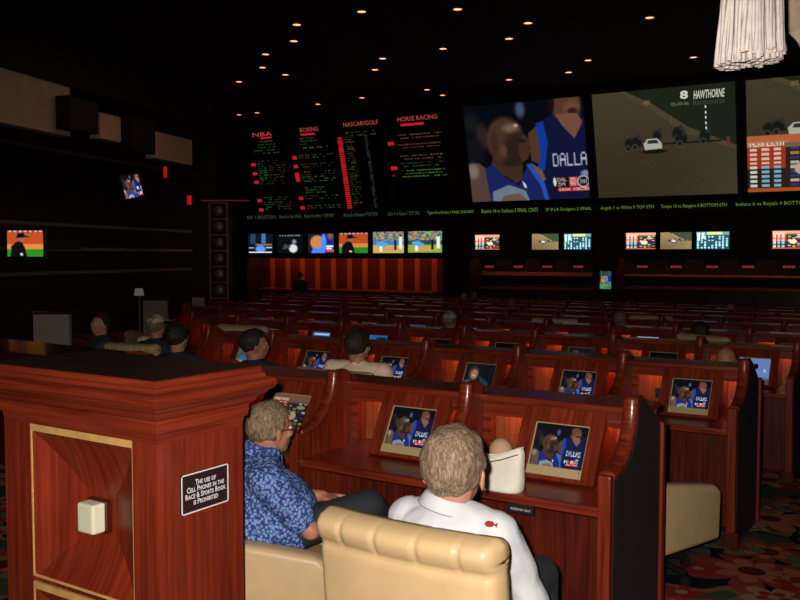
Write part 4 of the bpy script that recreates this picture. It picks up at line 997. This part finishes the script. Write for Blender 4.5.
sitter('person with bald head seated by the aisle at the third desk row', -1.73, 7.08, 0, SKIN2, None, M_khaki, 10, hc=(.17, .0, 1.02), J=dict(seated(), neck=(.14, -.01, .93), shoulder_r=(.21, 0, .87), elbow_r=(.22, .12, .66), chest=(.08, 0, .82), shoulder_l=(-.1, 0, .87), elbow_l=(-.18, .1, .66)))
FAR = [(449, 329, 1.08, 10.1, 'person in pale domed cap in the middle rows, left of the white banner', H_white, M_redsh, M_tan), (731, 305, 1.05, 17.1, 'person with reddish bald head far back under the huge horse race screen', None, M_tan, None), (464, 292, 1.05, 19.2, 'person in a pale khaki shirt far back right beside the dark pillar', H_white, M_khaki, None),
       (474, 293, 1.05, 19.3, 'person in brownish shirt far back, right of the khaki-shirted one', H_brown, M_khaki, None), (620, 322, 1.05, 11.7, 'person with grey hair in dark jacket left of the cream curved chair back', H_white, M_navy, None), (699, 334, 1.05, 8.4, 'person with ruddy face and dark jacket near the slanted chair back', H_dark, M_navy, None),
       (512, 300, 1.02, 15.6, 'person with orange-lit head far back, below the right-hand shelf', H_brown, M_tan, None), (155, 321, 1.05, 5.95, 'person in a pale tan cap far left above the pedestal', H_brown, M_navy, M_tan), (103, 318, 1.1, 5.9, 'person with ruddy face in teal jacket facing the camera at far left', H_dark, M_teal, None),
       (300, 285, 1.3, 22.4, 'person in black standing silhouetted before the lit wall panelling', H_dark, M_navy, None), (176, 345, 1.05, 4.6, 'person with dark hair leaning in the shade left above the pedestal', H_dark, M_navy, None)]
SHORT = {449: 'person in the pale domed cap', 731: 'reddish bald person far back', 464: 'pale khaki shirted person by the pillar', 474: 'brownish shirted person beside the dark pillar', 620: 'grey-haired person in the dark jacket', 699: 'ruddy-faced person in the dark jacket', 512: 'orange-lit head below the right-hand shelf', 155: 'person in the tan cap far left', 103: 'person in the teal jacket', 176: 'shaded dark-haired person left above the pedestal'}
for x, y, hh, Y, lb, hr, shc, cp_ in FAR:
    if Y < 20 and x > 160: Y = min([yr-.56 for yr in Y_ROWS[1:]]+[22.3], key=lambda q: abs(q-Y))
    if x == 474: Y = 22.3
    p = at_y(x, y, Y); fz = floor_z(Y); dz = p.z-(fz+1.10)
    seat_dz = max(-.12, min(.12, dz)) if 'standing' not in lb else 0
    if 'standing' in lb:
        J = dict(neck=(0, 0, 1.47), chest=(0, 0, 1.3), belly=(0, 0, 1.12), pelvis=(0, 0, .98), shoulder_r=(.18, 0, 1.39), shoulder_l=(-.18, 0, 1.39), elbow_r=(.23, .03, 1.12), elbow_l=(-.23, .03, 1.12), wrist_r=(.2, .16, .92), wrist_l=(-.2, .16, .92), knee_r=(.1, .02, .5), knee_l=(-.1, .02, .5), ankle_r=(.1, 0, .09), ankle_l=(-.1, 0, .09))
        person(lb, (p.x, p.y, fz), 20, (0, .02, 1.60), (0, 0, 0), J, SKIN2, hr, shc, TR_dark, vox=.02, collar=False, short=False)
    else:
        tt, _ = sitter(lb, p.x, Y, 10, SKIN2 if 'ruddy' in lb or 'red' in lb else SKIN, hr, shc, 25 if 'face' in lb else 0, cap=cp_, vox=.02)
        if x == 103: tt.rotation_euler.z = R(150)
        if x != 699: chair(p.x, Y, 150 if x == 103 else 10, 'cream leather chair under the ' + SHORT[x], chair_meshes(1.0, .84) if x == 103 else CM, base=True)
# chair backs showing above ledges
def px_chair(x, ytop, Y, rz, label, M=CM_tall, hb=1.13):
    p = at_y(x, ytop, Y); return chair(p.x, Y, rz, label, M, base=True)
px_chair(262, 325, 7.12, 5, 'wide cream chair back with pleats showing above the desks left of centre')
px_chair(656, 311, 13.54, 5, 'cream curved chair back far back below the second huge screen')
px_chair(560, 314, 11.39, 10, 'orange-lit curved chair back in the far middle rows')
px_chair(728, 333, 9.24, -30, 'slanted cream chair back above the bald man by the aisle')

# ------------------------------------------------------------------ canvas bag on the desk with a tan cap behind it
bag = thing('canvas_bag', 'slouching cream canvas bag on the front desk beside the white-haired man', 'bag', (-1.72, 3.405, .732), (0, 0, R(-2)))
bm = bmesh.new(); nu, nv = 40, 14; rr = []
for j in range(nv+1):
    v = j/nv; ring_ = []
    for i in range(nu):
        a = 2*math.pi*i/nu; ca, sa = math.cos(a), math.sin(a)
        hw = .140+.008*math.sin(v*3); dp = .058*(1-v*.45)
        x = hw*math.copysign(abs(ca)**.5, ca); y = dp*math.copysign(abs(sa)**.7, sa)
        z = .150*v + (.028*v*v*(x/.125) if v > .5 else .028*v*v*(x/.125)) - .012*v*math.cos(x*18)
        q = Vector((x, y, z)); k = noise.noise(q*16)*.009*(v if v < 1 else .6); ring_.append(bm.verts.new(q+Vector((ca, sa, 0))*k))
    rr.append(ring_)
for j in range(nv):
    for i in range(nu): bm.faces.new((rr[j][i], rr[j][(i+1) % nu], rr[j+1][(i+1) % nu], rr[j+1][i]))
bm.faces.new(rr[0][::-1])
M_canvas = mat('cream_canvas', (.92, .88, .74), .9, nz=.08, nscale=14, bump=.2)
link('pouch', smooth(apply_mods(mesh_from(bm), [('SOLIDIFY', dict(thickness=.004))])), M_canvas, bag)
top = [v for v in [(.140*math.copysign(abs(math.cos(a))**.5, math.cos(a)), .031*math.copysign(abs(math.sin(a))**.7, math.sin(a))) for a in [2*math.pi*k/40 for k in range(41)]]]
bm = bmesh.new(); add_tube(bm, [(x, y*1.1, .150+.028*(x/.125)-.012*math.cos(x*18)+.001) for x, y in top], .0045, 8, False); link('rim_binding', mesh_from(bm, True), M_canvas, bag)
bm = bmesh.new(); add_tube(bm, [(x, y*1.18-.001, .132+.024*(x/.125)-.012*math.cos(x*18)) for x, y in top[20:41]], .0025, 6); link('zip', mesh_from(bm, True), M_black, bag)
bm = bmesh.new(); bmesh.ops.create_icosphere(bm, subdivisions=4, radius=1)
for v in bm.verts: v.co = Vector((v.co.x*.055, v.co.y*.05, max(v.co.z, -.3)*.06))
tag(link('tan_pouch', mesh_from(bm, True), mat('peach_cloth', (.62, .38, .24), .8), None, (-1.745, 3.53, .865)), 'rounded peach-coloured soft pouch showing above the canvas bag', 'pouch')
tag(link('pouch_stand', box((-.04, -.035, 0), (.04, .035, .112), .01), M_black, None, (-1.745, 3.535, .732)), 'dark box behind the canvas bag on the front desk', 'box')
# binoculars / small phone on the second row desk
ph = thing('desk_phone', 'small black two-dialled device on the second desk row below the end monitor', 'device', (-1.62, 5.17, floor_z(5.17)+.60))
bpy.data.objects.remove(ph)

# ------------------------------------------------------------------ TASSEL and valance at the upper right
p = at_d(751, 0, 1.35)
ts = thing('tassel', 'thick white cotton tassel hanging at the upper right corner', 'tassel', (p.x, p.y, p.z+.09), (0, 0, YAW))
M_tas = mat('tassel_cotton', (.145, .12, .11), .85, nz=.12, nscale=60)
p1 = at_d(751, 61, 1.35); LT = (p.z+.09)-p1.z
bm = bmesh.new()
for k in range(300):
    a = rnd.uniform(0, 2*math.pi); r0 = math.sqrt(rnd.random()); x0, y0 = .036*r0*math.cos(a), .034*r0*math.sin(a); x1, y1 = .050*r0*math.cos(a), .044*r0*math.sin(a)
    ln = LT+rnd.uniform(-.010, .006)-.004*x1/.05; P_ = []
    ph_ = rnd.uniform(0, 6)
    for j in range(9):
        v = j/8; P_.append((x0+(x1-x0)*v+.003*math.sin(v*5+ph_)*v, y0+(y1-y0)*v+.003*math.cos(v*4+ph_)*v, -ln*v))
    add_tube(bm, P_, [.0032]*7+[.0036, .0042], 6)
o = link('strands', mesh_from(bm, True), M_tas, ts); o['kind'] = 'stuff'
bm = bmesh.new(); add_ell(bm, (0, 0, .012), (.036, .036, .03)); add_tube(bm, [(0, 0, .03), (0, 0, .5)], .006); link('knot', mesh_from(bm, True), M_tas, ts)
# swagged valance cloth behind the tassel
pv = at_d(782, 0, 1.5)
bm = bmesh.new(); G = []
cx_, cz_ = pv.x, pv.z
for i in range(41):
    s = i/40; row = []
    for j in range(17):
        v = j/16; x = -.03+.5*s; drop = .118*min(1, max(0, (x+.03)/.10))**.8
        row.append(bm.verts.new((x, .012*math.sin(x*70+v*3), .35-(.35+drop)*v)))
    G.append(row)
for i in range(40):
    for j in range(16): bm.faces.new((G[i][j], G[i+1][j], G[i+1][j+1], G[i][j+1]))
me = smooth(apply_mods(mesh_from(bm), [('SOLIDIFY', dict(thickness=.006))]))
tag(link('curtain_swag', me, mat('tan_brocade', (.075, .05, .03), .8, nz=.35, nscale=40), None, (pv.x, pv.y, pv.z), (0, 0, YAW)), 'tan brocade curtain swag at the top right corner behind the white tassel', 'curtain')

# ------------------------------------------------------------------ LEFT SIDE: balcony front, rails, television, speaker column, low partitions
zc = 26.5; uc = (216-400)/FPX
PE = CF*zc + CR*(uc*zc); LD = (CR*math.sin(R(16))+CF*math.cos(R(16))).normalized()   # wall direction, receding
LNrm = Vector((LD.y, -LD.x, 0))
LROT = math.atan2(LD.y, LD.x)
def Lw(s, out, h): return PE + LD*s + LNrm*out + Vector((0, 0, h))
LR = (0, 0, LROT)      # local x along the wall, local -y out into the room
def lpix(px, py, out=0):
    q = on_plane(px, py, PE+LNrm*out, LNrm); d = q-PE; return d.dot(LD), q.z
structure('wall_left', box((-24, 0, -1), (3, .3, CEIL)), M_wall, Lw(0, -1.5, 0), LR)
M_beige = mat('balcony_beige_panel', (.8, .66, .50), .9, nz=.12, nscale=2)
bal = thing('balcony', 'dark curved balcony front with dim beige panels at the upper left', 'balcony', Lw(0, 0, 0), LR)
segs = [((-30, 60), (70, 88), 68, 126, 'a'), ((100, 107), (133, 119), 0, 0, 'b'), ((155, 128), (190, 140), 0, 0, 'c')]
def bal_box(px0, px1, ytl, ybl, out, name, m, th=.3):
    s0_, hA = lpix(px0, ytl, out); s1_, _ = lpix(px1, ytl, out); _, hB2 = lpix(px0, ybl, out)
    link(name, box((s0_, -out, hB2), (s1_, -out+th, hA), .01), m, bal)
bal_box(-40, 69, 54, 114, 0, 'beige_panel', M_beige); bal_box(100, 133, 112, 138, 0, 'beige_panel', M_beige); bal_box(155, 192, 131, 158, 0, 'beige_panel', M_beige)
bal_box(69, 98, 95, 128, .35, 'projecting_block', M_blk2, .6); bal_box(133, 155, 115, 150, .35, 'projecting_block', M_blk2, .6)
bal_box(-60, 212, 0, 48, .12, 'upper_fascia', M_blk2, .4)
s0_, h0_ = lpix(-40, 180); s1_, _ = lpix(212, 180)
link('soffit', box((s0_, -.1, 4.0), (s1_+.5, 1.4, 4.08)), M_blk2, bal)
for i, (ya, yb) in enumerate(((218, 231.6), (241, 250.5), (264, 269))):
    s0_, h0_ = lpix(-20, ya-4, -.9); s1_, h1_ = lpix(194, yb, -.9)
    tag(link('wall_rail', box((s0_, 0, h1_-.05), (s1_, .06, h1_+.05), .015), M_rail, None, Lw(0, -.95, 0), LR), '%s of three dim grey rails running along the left wall' % ('topmost', 'middle', 'lowest')[i], 'rail', 'rails on the left wall')
def free_tv(label, pxc, pyc, z, wpx, hpx, cv, rot):
    p = at_d(pxc, pyc, z); w = wpx*z/FPX; h = hpx*z/FPX
    t = thing('television', label, 'television', p, rot)
    bm = bmesh.new(); add_box(bm, (-w/2-.05, .01, -h/2-.05), (w/2+.05, .12, h/2+.05), .01); link('frame', mesh_from(bm), M_tvframe, t)
    link('picture', pic_mesh(cv, w, h), S_tv, t, (0, .004, 0)); return t, p
t, p = free_tv('television showing a black-capped pitcher, alone on the left wall', 25, 243.5, 17.5, 37, 26, pic_pitcher(60, 42, 1.05), (0, 0, YAW-R(4)))
link('wall_bracket', box((-.1, .1, -.1), (.1, 2.4, .1)), M_black, t)
t, p = free_tv('small tilted television hanging below the balcony, showing basketball', 132, 186.5, 21, 17, 22, pic_basket(40, 46, 1.5), (R(12), R(-12), YAW+R(10)))
link('wall_bracket', box((-.06, .1, -.06), (.06, 1.6, .06)), M_black, t)
for x, y, sx, sy, lb in ((165, 172, 3, 11, 'small red upright light glowing below the balcony'), (189, 200, 4, 9, 'small red led glow left of the speaker column')):
    p = at_d(x, y, 23); w = sx*23/FPX/2; h = sy*23/FPX/2
    t = thing('red_light', lb, 'light', p, (0, 0, YAW)); link('lens', box((-w, 0, -h), (w, .05, h), .01), mat('red_glow', (.5, .01, .01), .4, emit=s2l((190, 22, 18)), es=.7), t); link('back_box', box((-w-.05, .05, -h-.05), (w+.05, .2, h+.05)), M_black, t)
# speaker column
p = at_d(219, 255, 25.5)
colh0 = floor_z(p.y); hT_ = at_d(219, 203, 25.5).z; wd = 19*25.5/FPX/2
sp = thing('speaker_column', 'tall dark column of stacked framed boxes left of the odds boards', 'column', (p.x, p.y, colh0), (0, 0, YAW))
HH = hT_-colh0
link('shaft', box((-wd, 0, 0), (wd, .6, HH)), M_blk2, sp)
bm = bmesh.new()
for x in (-wd, wd-.05): add_box(bm, (x, -.05, 0), (x+.05, 0, HH))
nb = 8
for k in range(nb+1): add_box(bm, (-wd, -.05, HH*k/nb-.02), (wd, 0, HH*k/nb+.02))
link('frame_grid', mesh_from(bm), mat('bronze_trim', (.30, .22, .15), .4, .4), sp)
for k in range(nb):
    bm = bmesh.new(); add_ell(bm, (0, -.02, HH*(k+.5)/nb), (.11, .03, .11)); add_disc(bm, (0, -.01, HH*(k+.5)/nb), .16, .03, 20, (R(90), 0, 0)); link('ornament', mesh_from(bm, True), mat('dull_silver', (.3, .29, .27), .4, .5), sp)
o = tag(link('red_shelf_line', box((-.9, 0, 0), (.5, .06, .03)), mat('red_line', (.3, .03, .02), .4, emit=s2l((70, 20, 14)), es=1), None, at_d(232, 201, 25.4), (0, 0, YAW)), 'thin dull red line of light running across the top of the ornament column', 'light')
dk = thing('dark_bench', 'long low dark bench behind the pedestal top at far left', 'bench', (-7.7, 4.25, -.02), (0, 0, R(-3)))
link('bench_body', box((-2.2, .1, 0), (2.2, .5, .94), .01), W_dark, dk); link('bench_ledge', box((-2.3, .0, .94), (2.3, .6, .99), .015, 3), W_dark, dk)
# low beige partitions at left
def partition(x0, x1, y0, y1, z, label):
    a = at_d(x0, y0, z); b = at_d(x1, y0, z); w = (b-a).length; c = (a+b)/2; fz = floor_z(c.y)
    t = thing('low_partition', label, 'partition', (c.x, c.y, fz), (0, 0, YAW), 'low beige partitions at the left')
    link('panel', box((-w/2, 0, 0), (w/2, .08, a.z-fz-.03)), mat('partition_beige', (.36, .32, .24), .9, nz=.1, nscale=3), t); link('cap_rail', box((-w/2-.02, -.02, a.z-fz-.03), (w/2+.02, .1, a.z-fz)), W_dark, t)
partition(33, 69, 312, 350, 11, 'pale beige low partition panel at far left above the pedestal')
partition(143, 167, 299, 315, 17, 'beige low partition behind the person in the tan cap')
partition(192, 204, 296, 315, 18, 'narrow beige low partition beside the ornament column')
p = at_d(139, 292, 16)
lp = thing('table_lamp', 'small pale glowing shade on a dark post at far left', 'lamp', (p.x, p.y, floor_z(p.y)), (0, 0, 0))
bm = bmesh.new(); bmesh.ops.create_cone(bm, cap_ends=True, segments=20, radius1=.09, radius2=.07, depth=.13, matrix=Matrix.Translation((0, 0, p.z-floor_z(p.y)))); link('lamp_shade', mesh_from(bm), mat('pale_shade', (.5, .48, .45), .6, emit=(.5, .48, .45), es=.12), lp)
bm = bmesh.new(); add_tube(bm, [(0, 0, 0), (0, 0, p.z-floor_z(p.y)-.08)], .03); add_disc(bm, (0, 0, .02), .15, .04); link('post', mesh_from(bm), M_wire, lp)

# ------------------------------------------------------------------ LIGHTS
w = bpy.data.worlds.new('world'); SC.world = w; w.use_nodes = True
w.node_tree.nodes['Background'].inputs[0].default_value = (.9, .55, .4, 1); w.node_tree.nodes['Background'].inputs[1].default_value = .0
fl = bpy.data.lights.new('camera_flash', 'SPOT'); fl.energy = 500; fl.color = (1, .93, .84); fl.spot_size = R(75); fl.spot_blend = .5; fl.shadow_soft_size = .02
fo = bpy.data.objects.new('camera_flash', fl); COL.objects.link(fo)
fo.location = CO + Vector((0, 0, .05)) - CR*.06 + CF*.02
fo.rotation_euler = (R(90)-PITCH, 0, YAW)
# added warm fill without a fitting, brightens the beige balcony panels at left
for (x, y, e, s) in ((-13.5, 15, 26, 3),):
    a = bpy.data.lights.new('added_balcony_fill', 'AREA'); a.energy = e; a.color = (1, .42, .2); a.size = s
    ao = bpy.data.objects.new('added_balcony_fill', a); COL.objects.link(ao); ao.location = (x, y, CEIL-.1)

cam = bpy.data.cameras.new('camera'); cam.lens = FPX/800*36; cam.sensor_width = 36; cam.clip_end = 100
co = bpy.data.objects.new('camera', cam); COL.objects.link(co); co.location = CO; co.rotation_euler = (R(90)-PITCH, 0, YAW); SC.camera = co
SC.view_settings.view_transform = 'Standard'; SC.view_settings.look = 'None'; SC.view_settings.exposure = 0; SC.view_settings.gamma = 1
SC.cycles.use_denoising = True; SC.cycles.max_bounces = 5; SC.cycles.sample_clamp_indirect = 4
bpy.data.scenes.remove(WORK)
